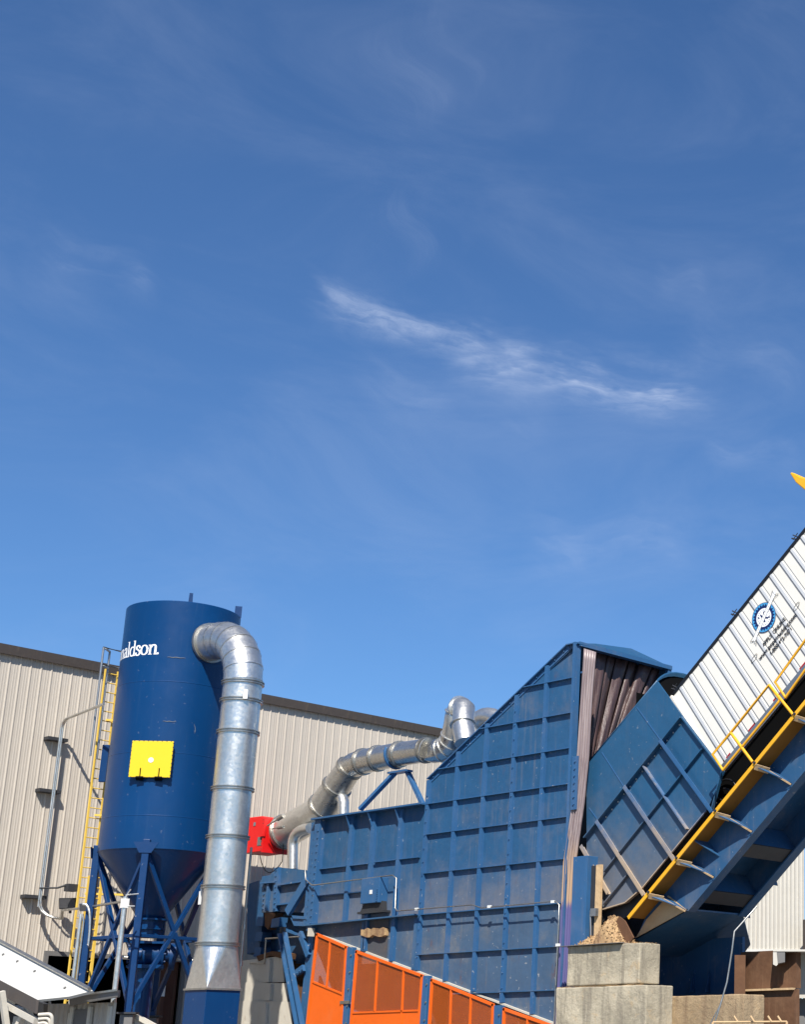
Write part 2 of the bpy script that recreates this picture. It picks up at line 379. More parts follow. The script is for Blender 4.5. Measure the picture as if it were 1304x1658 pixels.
for off in (0, 3):
    b0 = Wl(58+off, 1468, .35); b0.y = Wl(100+off, 1168, .35).y
    m.tube(arc(b0+V((0, 0, .2)), b0-V((0, 0, .3)), b0+V((.5, .5, -.35)), 5)+[D(100, 1474, 49), D(135, 1470, 47.3), D(202, 1459, 45)], .035, 8)
m.build('crossing_conduit', 'galvanised_dull', cn)
m = MB(); p = Wl(64, 1438, .35); m.tube([p, p+V((.5, .3, 0)), p+V((.7, .5, .1))], .03, 6); m.box(p+V((.6, .45, -.1)), p+V((.85, .75, .12))); m.build('camera_arm', 'dark_steel', cn)

# wall floodlight
def floodlight(name, label, c, n, s, mat, tilt=-.35, grp='floodlights by the silo ladder'):
    t = thing(name, label, 'floodlight', c, grp); n = V(n).normalized(); side = n.cross(Zu).normalized()
    n2 = (n+Zu*tilt).normalized(); u = side.cross(n2).normalized()
    m = MB(); c = V(c)
    a = [c+side*(s*i)+u*(s*.62*j) for i, j in ((-1, -1), (1, -1), (1, 1), (-1, 1))]
    b = [c-n2*s*.5+side*(s*.6*i)+u*(s*.4*j) for i, j in ((-1, -1), (1, -1), (1, 1), (-1, 1))]
    m.add(a+b, [[0, 1, 2, 3], [7, 6, 5, 4]]+[[i, i+4, (i+1) % 4+4, (i+1) % 4] for i in range(4)])
    m.build('housing', mat, t, bevel=.02)
    m = MB(); a2 = [c+n2*.015+side*(s*.85*i)+u*(s*.48*j) for i, j in ((-1, -1), (1, -1), (1, 1), (-1, 1))]
    m.prism(a2, n2*.012); m.build('lens', 'glass_lens', t)
    m = MB(); m.beam(c-n2*s*.5, c-n2*s*.5-u*s*1.1, .06, .06); m.build('bracket', mat, t)
    return t
to_cam = -Fh
floodlight('floodlight', 'large dark floodlight fixed on the beige wall beside the ladder', on(109, 1463, 0, XW+.55), to_cam-Rt*.1, .29, 'dark_steel', -.25)
floodlight('floodlight', 'smaller grey floodlight hung on the conduit in front of the ladder', D(138, 1469, 46.9), to_cam-Rt*.15, .20, 'galv_dark', -.25)

# ------------------------------------------------------------------ silo
DC = 51.3
def az(x, y): r = ray(x, y); return math.atan2(r.dot(Rt), r.dot(Fh))
azl = (az(203, 985)+az(158, 1381))/2; azr = az(390, 1003)
ac, hf = (azl+azr)/2, (azr-azl)/2; RS = DC*math.sin(hf)
SC = V((0, 0, 0))+(Rt*math.sin(ac)+Fh*math.cos(ac))*DC
def elz(x, y, dist):
    r = ray(x, y); return 1.6+dist*r.z/math.hypot(r.x, r.y)
dt = math.sqrt(DC*DC-RS*RS)
ZT = (elz(203, 985, dt)+elz(390, 1003, dt))/2; ZB = elz(158, 1381, dt)
print('SILO', SC, RS, ZT, ZB, 'azc', math.degrees(ac))
fr = -(Rt*math.sin(ac)+Fh*math.cos(ac)); rg = V((-fr.y, fr.x, 0))      # fr: towards camera, rg: to the right in view
def cyl(phi, z, r=None):
    """phi: angle to the right of the line to the camera"""
    r = RS if r is None else r
    return V((SC.x, SC.y, 0))+fr*(math.cos(phi)*r)+rg*(math.sin(phi)*r)+V((0, 0, z))
def phi_of(x, y):
    a = az(x, y)-ac; s_ = DC*math.sin(a)/RS
    return math.asin(max(-1, min(1, s_)))+a*0 if abs(s_) < 1 else math.copysign(math.pi/2, s_)
silo = thing('dust_collector', 'tall dark blue dust collector silo with white lettering and a square yellow hatch', 'silo', (SC.x, SC.y, 0))
m = MB(); m.lathe(SC, [(RS-.015, ZB), (RS, ZB+.02), (RS, ZT-.03), (RS-.012, ZT-.012), (RS-.05, ZT)]); m.lathe(SC, [(RS-.05, ZT), (0.01, ZT+.12)], smooth=False)
m.build('tank', 'silo_blue', silo)
m = MB()
for zz in (.335, .62, .87):
    z = ZT+(ZB-ZT)*zz
    m.lathe(SC, [(RS+.001, z-.014), (RS+.006, z-.005), (RS+.006, z+.005), (RS+.001, z+.014)])
m.build('weld_seam', 'silo_blue', silo)
m = MB()
for (xa, xb, yy, k_) in ((271, 300, 1063.5, .012), (264, 285, 1167.5, .010), (312, 318, 1180, .008)):
    p0_, p1_ = phi_of(xa, yy), phi_of(xb, yy); z_ = elz(xa, yy, DC-RS)
    if xa > 300: pts_ = [cyl(p0_+.035*math.sin(k*.25), z_+.16-.03*k, RS+.004) for k in range(10)]
    else: pts_ = [cyl(p0_+(p1_-p0_)*k/12, z_+.006*math.sin(k*1.3), RS+.006) for k in range(13)]
    m.tube(pts_, [k_*(.3+.7*math.sin(math.pi*(k+.5)/len(pts_))) for k in range(len(pts_))], 5)
m.build('weld_scuff', 'seam_shade_grey', silo)
zc = elz(250, 1488, DC-.3)
m = MB(); m.lathe(SC, [(RS-.02, ZB-.001), (.34, zc)]); m.lathe(SC, [(.34, zc), (.34, zc-.25), (.42, zc-.25), (.42, zc-.29), (.34, zc-.29), (.34, zc-.5)]); m.lathe(SC, [(.45, zc+.02), (.45, zc-.03), (.33, zc-.03)])
m.build('cone', 'silo_blue', silo)
m = MB(); p = cyl(math.radians(5), ZT-.02, RS-.1); m.prism([p-rg*.06, p+rg*.06, p+rg*.05+Zu*.30, p-rg*.05+Zu*.30], -fr*.05); m.build('lifting_lug', 'silo_leg', silo)
m = MB(); p = cyl(math.radians(76), ZT-.05, RS-.06); m.prism([p-rg*.1, p+rg*.1, p+rg*.1+Zu*.36, p-rg*.1+Zu*.36], -fr*.04); m.build('lifting_lug', 'silo_leg', silo)
# hatch
ph0, ph1 = None, None
hz1 = elz(246, 1200, DC-RS); hz0 = elz(243, 1259, DC-RS)
pc = phi_of(247, 1230); hn = (fr*math.cos(pc)+rg*math.sin(pc)); hs = V((-hn.y, hn.x, 0)); hc = cyl(pc, (hz0+hz1)/2, RS+.07)
hw, hh = .57, (hz1-hz0)/2
ht = MB(); ht.prism([hc-hs*hw-Zu*hh, hc+hs*hw-Zu*hh, hc+hs*hw+Zu*hh, hc-hs*hw+Zu*hh], hn*.045)
hat = ht.build('hatch', 'hatch_yellow', silo, bevel=.01)
m = MB(); m.prism([hc-hs*(hw-.04)-Zu*(hh-.04), hc+hs*(hw-.04)-Zu*(hh-.04), hc+hs*(hw-.04)+Zu*(hh-.04), hc-hs*(hw-.04)+Zu*(hh-.04)], -hn*.35); m.build('hatch_neck', 'silo_blue', silo)
m = MB()
for i in range(9):
    f = -1+2*(i+.5)/9
    for a, b in ((f, 1.0), (f, -1.0), (1.0, f), (-1.0, f)):
        c = hc+hs*hw*a+Zu*hh*b-hn*.01; m.beam(c+hn*.02, c+hn*.06, .025, .025, Zu)
m.build('clamp', 'dark_steel', hat)
for i in (-.45, .45):
    m = MB(); c = hc+hs*hw*i-Zu*(hh+.02); m.beam(c-Zu*.05, c+hn*.09+Zu*.02, .2, .06, hs); m.beam(c+hn*.06, c+hn*.06+Zu*.28, .02, .02); m.build('hinge', 'black', hat)
m = MB(); m.tube([hc+hn*.046-Zu*.03, hc+hn*.055-Zu*.03], .075, 12); m.build('sticker', 'fitting_white', hat)
# ---- lettering (own calligraphic strokes wrapped round the tank)
def stroke(m, pts, th, tn, fmap, n=24):
    # pts: list of 2D points -> Catmull-Rom ribbon, thick on verticals
    P = [V((a, b)) for a, b in pts]; Q = []
    P2 = [P[0]*2-P[1]]+P+[P[-1]*2-P[-2]]
    for i in range(1, len(P2)-2):
        for k in range(n if i == len(P2)-3 else n-1+1):
            t = k/n; a, b, c, d = P2[i-1:i+3]
            Q.append(.5*((2*b)+(c-a)*t+(2*a-5*b+4*c-d)*t*t+(3*b-a-3*c+d)*t**3))
    Q.append(P[-1]); vs = []
    for i, q in enumerate(Q):
        tg = (Q[min(i+1, len(Q)-1)]-Q[max(i-1, 0)]); tg.normalize()
        wd = (tn+(th-tn)*abs(tg.y)**1.3)/2; nn = V((-tg.y, tg.x))
        vs += [fmap(*(q+nn*wd)), fmap(*(q-nn*wd))]
    m.add(vs, [[2*i, 2*i+1, 2*i+3, 2*i+2] for i in range(len(Q)-1)])
def quad(m, x0, y0, x1, y1, fmap, n=3):
    for i in range(n):
        a = x0+(x1-x0)*i/n; b = x0+(x1-x0)*(i+1)/n
        m.add([fmap(a, y0), fmap(b, y0), fmap(b, y1), fmap(a, y1)], [[0, 1, 2, 3]])
def ell(cx, cy, rx, ry, a0, a1, n=12): return [(cx+rx*math.cos(math.radians(a0+(a1-a0)*i/n)), cy+ry*math.sin(math.radians(a0+(a1-a0)*i/n))) for i in range(n+1)]
def glyph(m, ch, x, fm):
    """x-height 1, ascender 1.55; returns advance"""
    th, tn = .225, .085
    def f(a, b): return fm(x+a, b)
    if ch == 'n':
        quad(m, .14, 0, .34, .93, f); quad(m, .03, 0, .46, .06, f); quad(m, .03, .88, .3, .95, f)
        stroke(m, [(.30, .70), (.42, .88), (.60, .94), (.76, .84), (.80, .62), (.80, .02)], th, tn, f); quad(m, .64, 0, 1.0, .06, f); return 1.03
    if ch == 'o': stroke(m, ell(.46, .48, .37, .45, 0, 360, 16), th, tn, f); return .95
    if ch == 'a':
        stroke(m, [(.16, .74), (.26, .90), (.45, .94), (.58, .84), (.60, .62), (.60, .16), (.70, .05), (.82, .12)], th, tn, f)
        stroke(m, [(.60, .60), (.34, .50), (.16, .34), (.18, .10), (.38, .05), (.60, .20)], th*.95, tn, f); return .84
    if ch == 'l': quad(m, .12, 0, .32, 1.5, f); quad(m, .01, 0, .44, .06, f); quad(m, .0, 1.44, .2, 1.5, f); return .46
    if ch == 'd':
        stroke(m, ell(.43, .46, .34, .44, 60, 320, 14), th, tn, f); quad(m, .62, 0, .82, 1.5, f); quad(m, .5, 1.44, .7, 1.5, f); quad(m, .8, 0, .94, .06, f); return .97
    if ch == 's':
        stroke(m, [(.56, .70), (.50, .88), (.32, .94), (.15, .84), (.16, .66), (.36, .52), (.56, .38), (.58, .18), (.42, .03), (.22, .03), (.10, .14), (.09, .30)], th*.95, tn*1.3, f); return .70
    if ch == 'D':
        quad(m, .18, 0, .42, 1.4, f); quad(m, .04, 0, .6, .07, f); quad(m, .04, 1.33, .6, 1.4, f)
        stroke(m, [(.5, .04), (.85, .10), (1.12, .40), (1.14, .98), (.88, 1.30), (.5, 1.365)], th*1.1, tn, f); return 1.35
    if ch == '.': stroke(m, ell(.1, .1, .05, .05, 0, 360, 8), .1, .1, f, 4); return .2
xh = .305
word = 'Donaldson.'; adv = []
tmp = MB(); tx = 0
for ch in word: adv.append(tx); tx += glyph(tmp, ch, 0, lambda a, b: (a, 0, b))*.95
phend = phi_of(258, 1055); zbase = elz(225, 1060.5, DC-RS*.75)
m = MB()
for ch, a0 in zip(word, adv):
    glyph(m, ch, a0, lambda a, b: cyl(phend-(tx-a)*xh*.93/RS, zbase+b*xh, RS+.004))
m.build('lettering', 'text_white', silo)
# legs, gussets, braces
zf = elz(203, 1640, DC-RS)
lp = [phi_of(236, 1390)]; lp = [lp[0]+i*math.pi/2 for i in range(4)]
tops = [cyl(a, ZB+.15, RS-.02) for a in lp]
for i, a in enumerate(lp):
    p = tops[i]; d = V((math.cos(0), 0, 0)); n = (p-V((SC.x, SC.y, p.z))).normalized(); sd = V((-n.y, n.x, 0))
    m = MB(); m.beam(p+n*.06+Zu*.1, V((p.x, p.y, zf))+n*.06, .19, .19, sd); leg = m.build('leg', 'silo_leg', silo, bevel=.012)
    m = MB(); q = p+n*.18; m.prism([q-sd*.34+Zu*.02, q-sd*.16-Zu*.28, q+sd*.16-Zu*.28, q+sd*.34+Zu*.02], -n*.02); m.build('gusset', 'silo_leg', leg)
    m = MB(); b = V((p.x, p.y, zf))+n*.06; m.beam(b-Zu*.03, b+Zu*.015, .5, .5, sd); m.build('foot_plate', 'dark_steel', leg)
    m = MB(); m.beam(V((b.x, b.y, -.02)), b-Zu*.04, .34, .34, sd); m.build('pier', 'trim_grey', silo, bevel=.02)
def br(p, q, s=.115, mat='silo_leg'):
    m = MB(); m.beam(p, q, s, s*.9); return m.build('brace', mat, silo, bevel=.008)
for i in range(4):
    a, b = tops[i], tops[(i+1) % 4]
    lowz = zf+.15; midz = zc-.55
    br(a-Zu*.25, V((b.x, b.y, lowz))); br(b-Zu*.25, V((a.x, a.y, lowz)))
    br(V((a.x, a.y, midz)), V((b.x, b.y, midz)), .10)
br(D(330, 1400, 48.6), D(226, 1487, 48.2), .06, 'galvanised_dull')
m = MB(); m.tube([D(192, 1549, 47.5), D(314, 1555, 48)], .03, 8); m.build('conduit', 'galvanised', silo)
# rotary valve with motor
vv = MB(); zc2 = zc-.62; c = V((SC.x, SC.y, zc2-.35)); vv.beam(c+Zu*.34, c+Zu*.28, .95, .95, rg)
vv.tube([c-rg*.42, c+rg*.42], .32, 24); vv.disc(c-rg*.42, rg, .40, .05, 24); vv.disc(c+rg*.42, rg, .40, .05, 24)
for i in range(5): vv.disc(c+rg*(-.28+.14*i), rg, .345, .03, 24)
vv.beam(c-Zu*.3, c-Zu*.40, .95, .95, rg); val = vv.build('rotary_valve', 'silo_blue', silo)
m = MB(); m.tube([c+rg*.45, c+rg*.62], .2, 18); m.disc(c+rg*.68-Zu*.05, rg, .38, .16, 28); m.build('drive_guard', 'silo_leg', val); m = MB(); m.tube([c-rg*.5+fr*.3, c-rg*.15+fr*.3], .16, 14); m.build('drive_motor', 'silo_leg', val)
m = MB()
for k in range(10):
    a = k*.63; m.tube([c+rg*.45+(fr*math.cos(a)+Zu*math.sin(a))*.36, c+rg*.50+(fr*math.cos(a)+Zu*math.sin(a))*.36], .03, 6, True, False)
    m.tube([c-rg*.47+(fr*math.cos(a)+Zu*math.sin(a))*.36, c-rg*.52+(fr*math.cos(a)+Zu*math.sin(a))*.36], .03, 6, True, False)
m.build('bolt_ring', 'silo_leg', val)
m = MB(); q = c-Zu*.40; m.tube([q, V((q.x, q.y, 0))], .25, 20); m.build('drop_pipe', 'silo_blue', silo)
# side lamps under the cone
floodlight('spotlight', 'small white spotlight bulb shining out under the left of the cone', D(197, 1433, 47.6), to_cam*.4-Rt*.8, .09, 'fitting_white', -.4, 'spotlights under the silo cone')
floodlight('spotlight', 'small white spotlight in the shade above the rotary valve', D(236, 1459, 48.0), to_cam*.4-Rt*.6, .07, 'fitting_white', -.5, 'spotlights under the silo cone')

# ------------------------------------------------------------------ caged ladder on the silo's left
lad = thing('access_ladder', 'yellow access ladder climbing the left side of the silo, with grey guard rails on top', 'ladder', (SC.x-RS, SC.y, 0))
lb = D(167, 1200, 51.6); LX, LY = lb.x, lb.y
lzt = elz(178, 1058, math.hypot(LX, LY)); 
lm = MB(); lsd = Rt*.55+Fh*.83; lsd.normalize()
pl = V((LX, LY, 0))-lsd*.22; pr = V((LX, LY, 0))+lsd*.22
zst = elz(176, 1085, math.hypot(LX, LY))
lzb = elz(148, 1583, math.hypot(LX, LY))-1.5
for p in (pl, pr):
    m = MB(); m.beam(p+Zu*lzb, p+Zu*zst, .05, .055 if p is pl else .035, lsd); m.build('rail', 'ladder_yellow', lad)
z = lzb+.2
while z < zst: m = MB(); m.tube([pl+Zu*z, pr+Zu*z], .018, 6); m.build('rung', 'ladder_yellow', lad); z += .305
outw = (fr*.9-rg*.3).normalized()
pl0, pr0 = pl.copy(), pr.copy(); pl = pl+Rt*.17; pr = pr+Rt*.17
m = MB()
for q in (pl-lsd*.12, pr+lsd*.12, pl-lsd*.12+outw*.55, pr+lsd*.12+outw*.55): m.tube([q+Zu*(zst-2.9), q+Zu*lzt], .035, 8)
for z in (lzt, lzt-.55):
    m.tube([pl-lsd*.12+Zu*z, pl-lsd*.12+outw*.55+Zu*z, pr+lsd*.12+outw*.55+Zu*z, pr+lsd*.12+Zu*z], .035, 8)
m.build('guard_rail', 'galv_dark', lad); pl, pr = pl0, pr0
m = MB(); q = D(168.5, 1238, 51.2); m.beam(q+Zu*.62, q-Zu*.55, .22, .12, Rt); m.build('cage_plate', 'silo_leg', lad, bevel=.02)
m = MB()
for z in (zst-1.6, zst-4.6, zst-7): m.beam((pl+pr)/2+Zu*z, (pl+pr)/2+rg*1.1+Zu*z, .06, .06)
m.build('standoff', 'ladder_yellow', lad)
# lower separate ladder
l2 = thing('ladder', 'slim yellow ladder between the legs under the silo cone', 'ladder', D(150, 1600, 49.5))
a0, b0 = D(165, 1420, 49.5), D(147, 1578, 49.5); b0.x, b0.y = a0.x, a0.y
m = MB(); m.beam(a0, b0-Zu*2.5, .08, .05); m.build('rail', 'ladder_yellow', l2)
m = MB(); m.beam(a0+lsd*-.42, b0-Zu*2.5+lsd*-.42, .08, .05); m.build('rail', 'ladder_yellow', l2)
z = b0.z-2.4
while z < a0.z: q = V((a0.x, a0.y, z)); m = MB(); m.tube([q, q-lsd*.42], .018, 6); m.build('rung', 'ladder_yellow', l2); z += .305

# ------------------------------------------------------------------ exhaust duct
ex = thing('exhaust_duct', 'wide galvanised duct with an elbow from the silo top down to a blue box', 'duct', (0, 0, 0))
dd = DC-3.05; axd = az(389, 1150); dc = (Rt*math.sin(axd)+Fh*math.cos(axd))*dd; dc.z = 0
rd = 1/2*(az(420.5, 1163)-az(357, 1150))*dd; hdir = (V((dc.x, dc.y, 0))-V((SC.x, SC.y, 0))); LD = hdir.length; hdir.normalize()
ztc = elz(372, 997, dd+.3)-rd
zfl = [elz(390, yy, dd) for yy in (1107, 1136, 1187, 1279, 1357, 1438, 1530)]
rb = ztc-zfl[0]-.05
rb = min(rb, LD-RS+.1)
print('DUCT', rd, LD, ztc, zfl, rb)
s0 = V((SC.x, SC.y, ztc))+hdir*(RS-.25); e0 = V((dc.x, dc.y, ztc))-hdir*rb
N = 6; pts = [s0, e0]
for i in range(1, N+1):
    a = math.pi/2*i/N; pts.append(V((dc.x, dc.y, ztc-rb))+(-hdir)*rb*(1-math.sin(a))+Zu*rb*math.cos(a))
pts.append(V((dc.x, dc.y, zfl[0])))
m = MB()
for i in range(len(pts)-1):
    # gore by gore, so each seam stays crisp
    def tg(k):
        a = (pts[k]-pts[k-1]).normalized() if k > 0 else None; b = (pts[k+1]-pts[k]).normalized() if k < len(pts)-1 else None
        return ((a or b)+(b or a)).normalized()
    vs = []
    for k in (i, i+1):
        t_ = tg(k); sd_ = Zu.cross(hdir).normalized(); o_ = t_.cross(sd_).normalized()
        for j in range(40): an = 2*math.pi*j/40; vs.append(pts[k]+(sd_*math.cos(an)+o_*math.sin(an))*rd)
    m.add(vs, [[j, (j+1) % 40, (j+1) % 40+40, j+40] for j in range(40)], True)
m.build('elbow', 'galvanised', ex)
m = MB()
for k in range(1, len(pts)-1):
    t_ = (pts[k+1]-pts[k-1]).normalized(); m.tube([pts[k]-t_*.02, pts[k]+t_*.02], rd+.018, 40, False)
m.build('seam_band', 'galvanised', ex)
m = MB(); q = V((SC.x, SC.y, ztc))+hdir*(RS+.02); m.disc(q, hdir, rd+.06, .09, 40); m.build('collar', 'galvanised_dull', ex)
for i in range(len(zfl)-1):
    m = MB(); a, b = zfl[i], zfl[i+1]
    m.tube([V((dc.x, dc.y, a)), V((dc.x, dc.y, b))], rd-.004*(i % 2), 48, False); m.build('duct_section', 'galvanised', ex)
for z in zfl:
    m = MB(); m.lathe(V((dc.x, dc.y, 0)), [(rd-.01, z-.045), (rd+.055, z-.045), (rd+.055, z-.02), (rd+.02, z-.019), (rd+.02, z+.019), (rd+.055, z+.02), (rd+.055, z+.045), (rd-.01, z+.045)], 48, False)
    m.build('flange', 'galvanised_dull', ex)
zt0 = elz(350, 1601, dd); fw_ = .51; bx_ = Xv; by_ = Yv
cs = [(V((dc.x, dc.y, zt0))+bx_*(fw_*i)+by_*(fw_*j)) for i, j in ((-1, -1), (1, -1), (1, 1), (-1, 1))]
m = MB(); ring = []
for j in range(48):
    an = 2*math.pi*j/48; ring.append(V((dc.x, dc.y, zfl[-1]-.05))+(bx_*math.cos(an)+by_*math.sin(an))*rd)
for j in range(48):
    an = 2*math.pi*(j+.5)/48; k = int(((an+math.pi/4) % (2*math.pi))//(math.pi/2))  # side
    quadc = {0: 1, 1: 2, 2: 3, 3: 0}
    def corner(ang):
        return {0: cs[2], 1: cs[3], 2: cs[0], 3: cs[1]}[int((ang % (2*math.pi))//(math.pi/2))]
    m.add([ring[j], ring[(j+1) % 48], corner(an)], [[0, 1, 2]], False)
for k in range(4):
    an = k*math.pi/2; j = int(round(an/(2*math.pi)*48)) % 48
    c1 = {0: cs[1], 1: cs[2], 2: cs[3], 3: cs[0]}[k]; c2 = {0: cs[2], 1: cs[3], 2: cs[0], 3: cs[1]}[k]
    m.add([ring[j], c1, c2], [[0, 1, 2]])
m.build('transition', 'galvanised', ex)
m = MB(); q_ = V((dc.x, dc.y, zt0)); m.beam(q_-Zu*.05, q_, fw_*2+.08, fw_*2+.08, bx_); m.build('box_rim', 'galvanised_dull', ex); m = MB(); m.beam(V((dc.x, dc.y, 0)), q_-Zu*.051, fw_*2, fw_*2, bx_); m.build('fan_box', 'silo_blue', ex, bevel=.01)
m = MB()
q = V((dc.x, dc.y, zfl[0]-.55))+(-Fh)*rd*.98+Rt*.3; m.prism([q-Rt*.06, q+Rt*.06, q+Rt*.06+Zu*.26, q-Rt*.06+Zu*.26], -Fh*.05); m.build('sticker', 'fitting_white', ex)
m = MB(); q = V((dc.x, dc.y, elz(336, 1452, dd)))-Rt*(rd+.02); m.box(q-V((.06, .06, .2)), q+V((.06, .06, .16))); m.tube([q+Zu*.16, q+Zu*.34], .05, 8); m.build('sensor_box', 'fitting_white', ex)
# thin riser right of the duct
cnd = thing('conduit_riser', 'thin grey conduit standing just right of the exhaust duct below the red box', 'conduit', D(395, 1600, 46.5))
a0 = D(407, 1372, 46.3); b0 = V((a0.x, a0.y, .0)); m = MB(); m.tube([b0, a0], .035, 8); m.disc(a0-Zu*2.2, Zu, .06, .12, 10); m.disc(a0-Zu*3.2, Zu, .06, .12, 10); m.build('pipe', 'galvanised_dull', cnd)
m = MB(); m.tube([a0-Zu*.2]+arc(a0-Zu*.2+Rt*.25, a0-Zu*1.1+Rt*.5, a0-Zu*.4+Rt*.9, 8)+[a0+Rt*.9+Zu*.1], .012, 6); m.build('cable', 'black', cnd)

# ------------------------------------------------------------------ hopper
YH = 31.05; YP = YH+.10; YF = 34.96
def H(x, y, o=0): return on(x, y, 1, YH+o)
hp = thing('receiving_hopper', 'huge blue panelled hopper with a sloping top and a grid of welded ribs', 'hopper', (-36, 33, 0))
VX = [-38.68, -37.42, -36.21, -35.0, -33.78, -32.66]
RZ = [11.84, 10.85, 9.86, 8.87, 7.97, 6.84, 5.66, 4.53, 3.40]
def ztopx(x): return 9.60+(min(x, -32.95)+38.68)*(12.82-9.60)/(38.68-32.95)
bA, bB = H(508, 1510), H(900, 1659)
def zbot(x): return bA.z+(x-bA.x)*(bB.z-bA.z)/(bB.x-bA.x)
XL = -43.9
m = MB()   # tall panel: upper clean part
m.prism([(VX[0], YP, 5.66), (VX[5], YP, 5.66), (VX[5], YP, 12.82), (-32.95, YP, 12.82), (VX[0], YP, 9.6)], (0, .06, 0)); m.build('side_panel', 'blue_panel', hp)
m = MB(); m.prism([(VX[0], YP, zbot(VX[0])), (VX[5], YP, zbot(VX[5])), (VX[5], YP, 5.66), (VX[0], YP, 5.66)], (0, .06, 0)); m.build('lower_panel', 'blue_panel_dusty', hp)
m = MB(); m.box((VX[0]-.0, YF-.06, 0), (VX[5], YF, 9.6)); m.prism([(VX[0], YF-.06, 9.6), (VX[5], YF-.06, 9.6), (VX[5], YF-.06, 12.8), (-32.95, YF-.06, 12.8)], (0, .06, 0)); m.build('far_panel', 'blue_panel', hp)
m = MB(); m.prism([(VX[0], YP, 9.6), (-32.95, YP, 12.82), (VX[5], YP, 12.82), (VX[5], YP, 12.86), (-32.96, YP, 12.86), (VX[0], YP, 9.64)], (0, YF-YP, 0)); m.build('roof_plate', 'blue_panel', hp)
# peaked cap over the front end
A1, B1 = H(936, 1041.5), on(1086, 1079.5, 1, YF-.02); C1 = on(1023, 1050, 1, 33.9); C2 = on(965, 1042, 1, 31.9)
m = MB(); m.add([A1, C2, C1, B1, (VX[0]+2, YP+.2, ztopx(VX[0]+2))], [[0, 1, 2, 3], [0, 4, 1]]); m.build('roof_cap', 'blue_chute', hp)
def fl(m, p, q, w=.10, t=.025):
    """flange plate standing out from the panel, tip on YH"""
    m.beam(V((p[0], YP-w/2-.001, p[1])), V((q[0], YP-w/2-.001, q[1])), w, t, (0, 1, 0))
for z in RZ[:7]:
    m = MB(); xs = VX[0] if z <= 9.6 else -38.68+(z-9.6)/(12.82-9.6)*5.73
    fl(m, (xs, z), (VX[5], z)); 
    m.build('horizontal_rib', 'blue_frame', hp)
for i, x in enumerate(VX):
    m = MB(); zt = ztopx(x) if i < 5 else 12.82
    wd = .10
    if i < 5: m.beam((x+.055, YP-.045, max(zbot(x), 0)+.02), (x+.055, YP-.045, zt-.02), .09, wd, (0, 1, 0))
    fl(m, (x-.005, zbot(x)+.02), (x-.005, zt-.03), .098, .02)
    m.bolts((x+.055, YP-.09, zbot(x)+.2), (x+.055, YP-.09, zt-.3), int((zt-zbot(x))/.42) if i in (0, 3) else 0, .02)
    m.build('vertical_rib', 'blue_frame', hp)
for z in RZ[7:]:
    m = MB(); xs = VX[0] if z > 4 else -37.0
    fl(m, (xs, z), (VX[5], z)); m.build('horizontal_rib', 'blue_frame_worn', hp)
m = MB(); a = V((VX[0], 0, 9.62)); b = V((-32.95, 0, 12.82)); dn = V((0.49, 0, -.87))*.07
m.beam((a.x, YP-.055, a.z), (b.x, YP-.055, b.z), .11, .03, (0, 1, 0), .01); m.beam((b.x, YP-.055, b.z), (VX[5], YP-.055, 12.82), .11, .03, (0, 1, 0))
m.beam((a.x+dn.x, YP-.012, a.z+dn.z), (b.x+dn.x, YP-.012, b.z+dn.z), .02, .14, (0, 1, 0)); m.bolts((a.x+dn.x, YP-.022, a.z+dn.z), (b.x+dn.x, YP-.022, b.z+dn.z), 16, .022)
m.build('top_rim', 'blue_frame', hp)
# front corner post and bolted splice plate
m = MB(); m.box((VX[5], YH-.02, zbot(-32.66)), (VX[5]+.09, YP+.1, 12.84)); m.build('front_post', 'blue_frame', hp)
m = MB(); p, q = H(929, 1225, -.05), H(921, 1312, -.05); m.box((p.x-.02, YH-.06, q.z), (p.x+.2, YH-.03, p.z)); m.bolts((p.x+.09, YH-.06, q.z+.05), (p.x+.09, YH-.06, p.z-.05), 7, .03); m.build('splice_plate', 'blue_frame', hp)
m = MB(); m.beam((VX[5]+.05, YP, 12.80), (VX[5]+.05, YF, 12.80), .12, .2, (0, 0, 1)); m.box((VX[5], YF-.15, 3), (VX[5]+.12, YF, 12.8)); m.build('front_frame', 'blue_frame', hp)
m = MB(); m.box((VX[0]+.05, YP+.1, 0), (VX[0]+.1, YF-.1, 9.6)); m.box((-34.5, YP+.1, 0), (-34.4, YF-.1, 11.5)); m.build('inner_baffle', 'dark_steel', hp)
# low section
m = MB(); m.prism([(XL, YP, 5.6), (VX[0], YP, 5.62), (VX[0], YP, 8.86), (XL, YP, 8.86)], (0, .06, 0)); m.build('side_panel', 'blue_panel', hp)
m = MB(); m.prism([(XL, YP, zbot(XL)), (VX[0], YP, zbot(VX[0])), (VX[0], YP, 5.62), (XL, YP, 5.6)], (0, .06, 0)); m.build('lower_panel', 'blue_panel_dusty', hp)
m = MB(); m.box((XL, YP, 8.87), (VX[0], YF, 8.93)); m.build('roof_plate', 'blue_frame', hp)
m = MB(); m.box((XL, YP+.06, 2), (XL+.06, YF, 8.86)); m.box((XL, YF-.06, 2), (VX[0], YF, 8.86)); m.build('end_panel', 'blue_panel', hp)
LXs = [H(561.6, 1400).x, H(597, 1400).x, H(641, 1400).x]
m = MB(); m.beam((XL-.1, YP-.14, 8.87), (VX[0], YP-.14, 8.87), .30, .05, (0, 1, 0)); m.build('top_rim', 'blue_frame', hp)
def lowz(x, y): return H(x, y).z
za, zbb = lowz(560, 1402), lowz(560, 1446)
m = MB(); fl(m, (XL, za), (LXs[1], za)); m.build('horizontal_rib', 'blue_frame', hp)
zr = lowz(620, 1394)
m = MB(); fl(m, (LXs[1]+.2, zr), (VX[0]-.2, zr)); m.build('horizontal_rib', 'blue_frame', hp)
m = MB(); fl(m, (XL, zbb), (LXs[1], zbb)); m.build('horizontal_rib', 'blue_frame', hp)
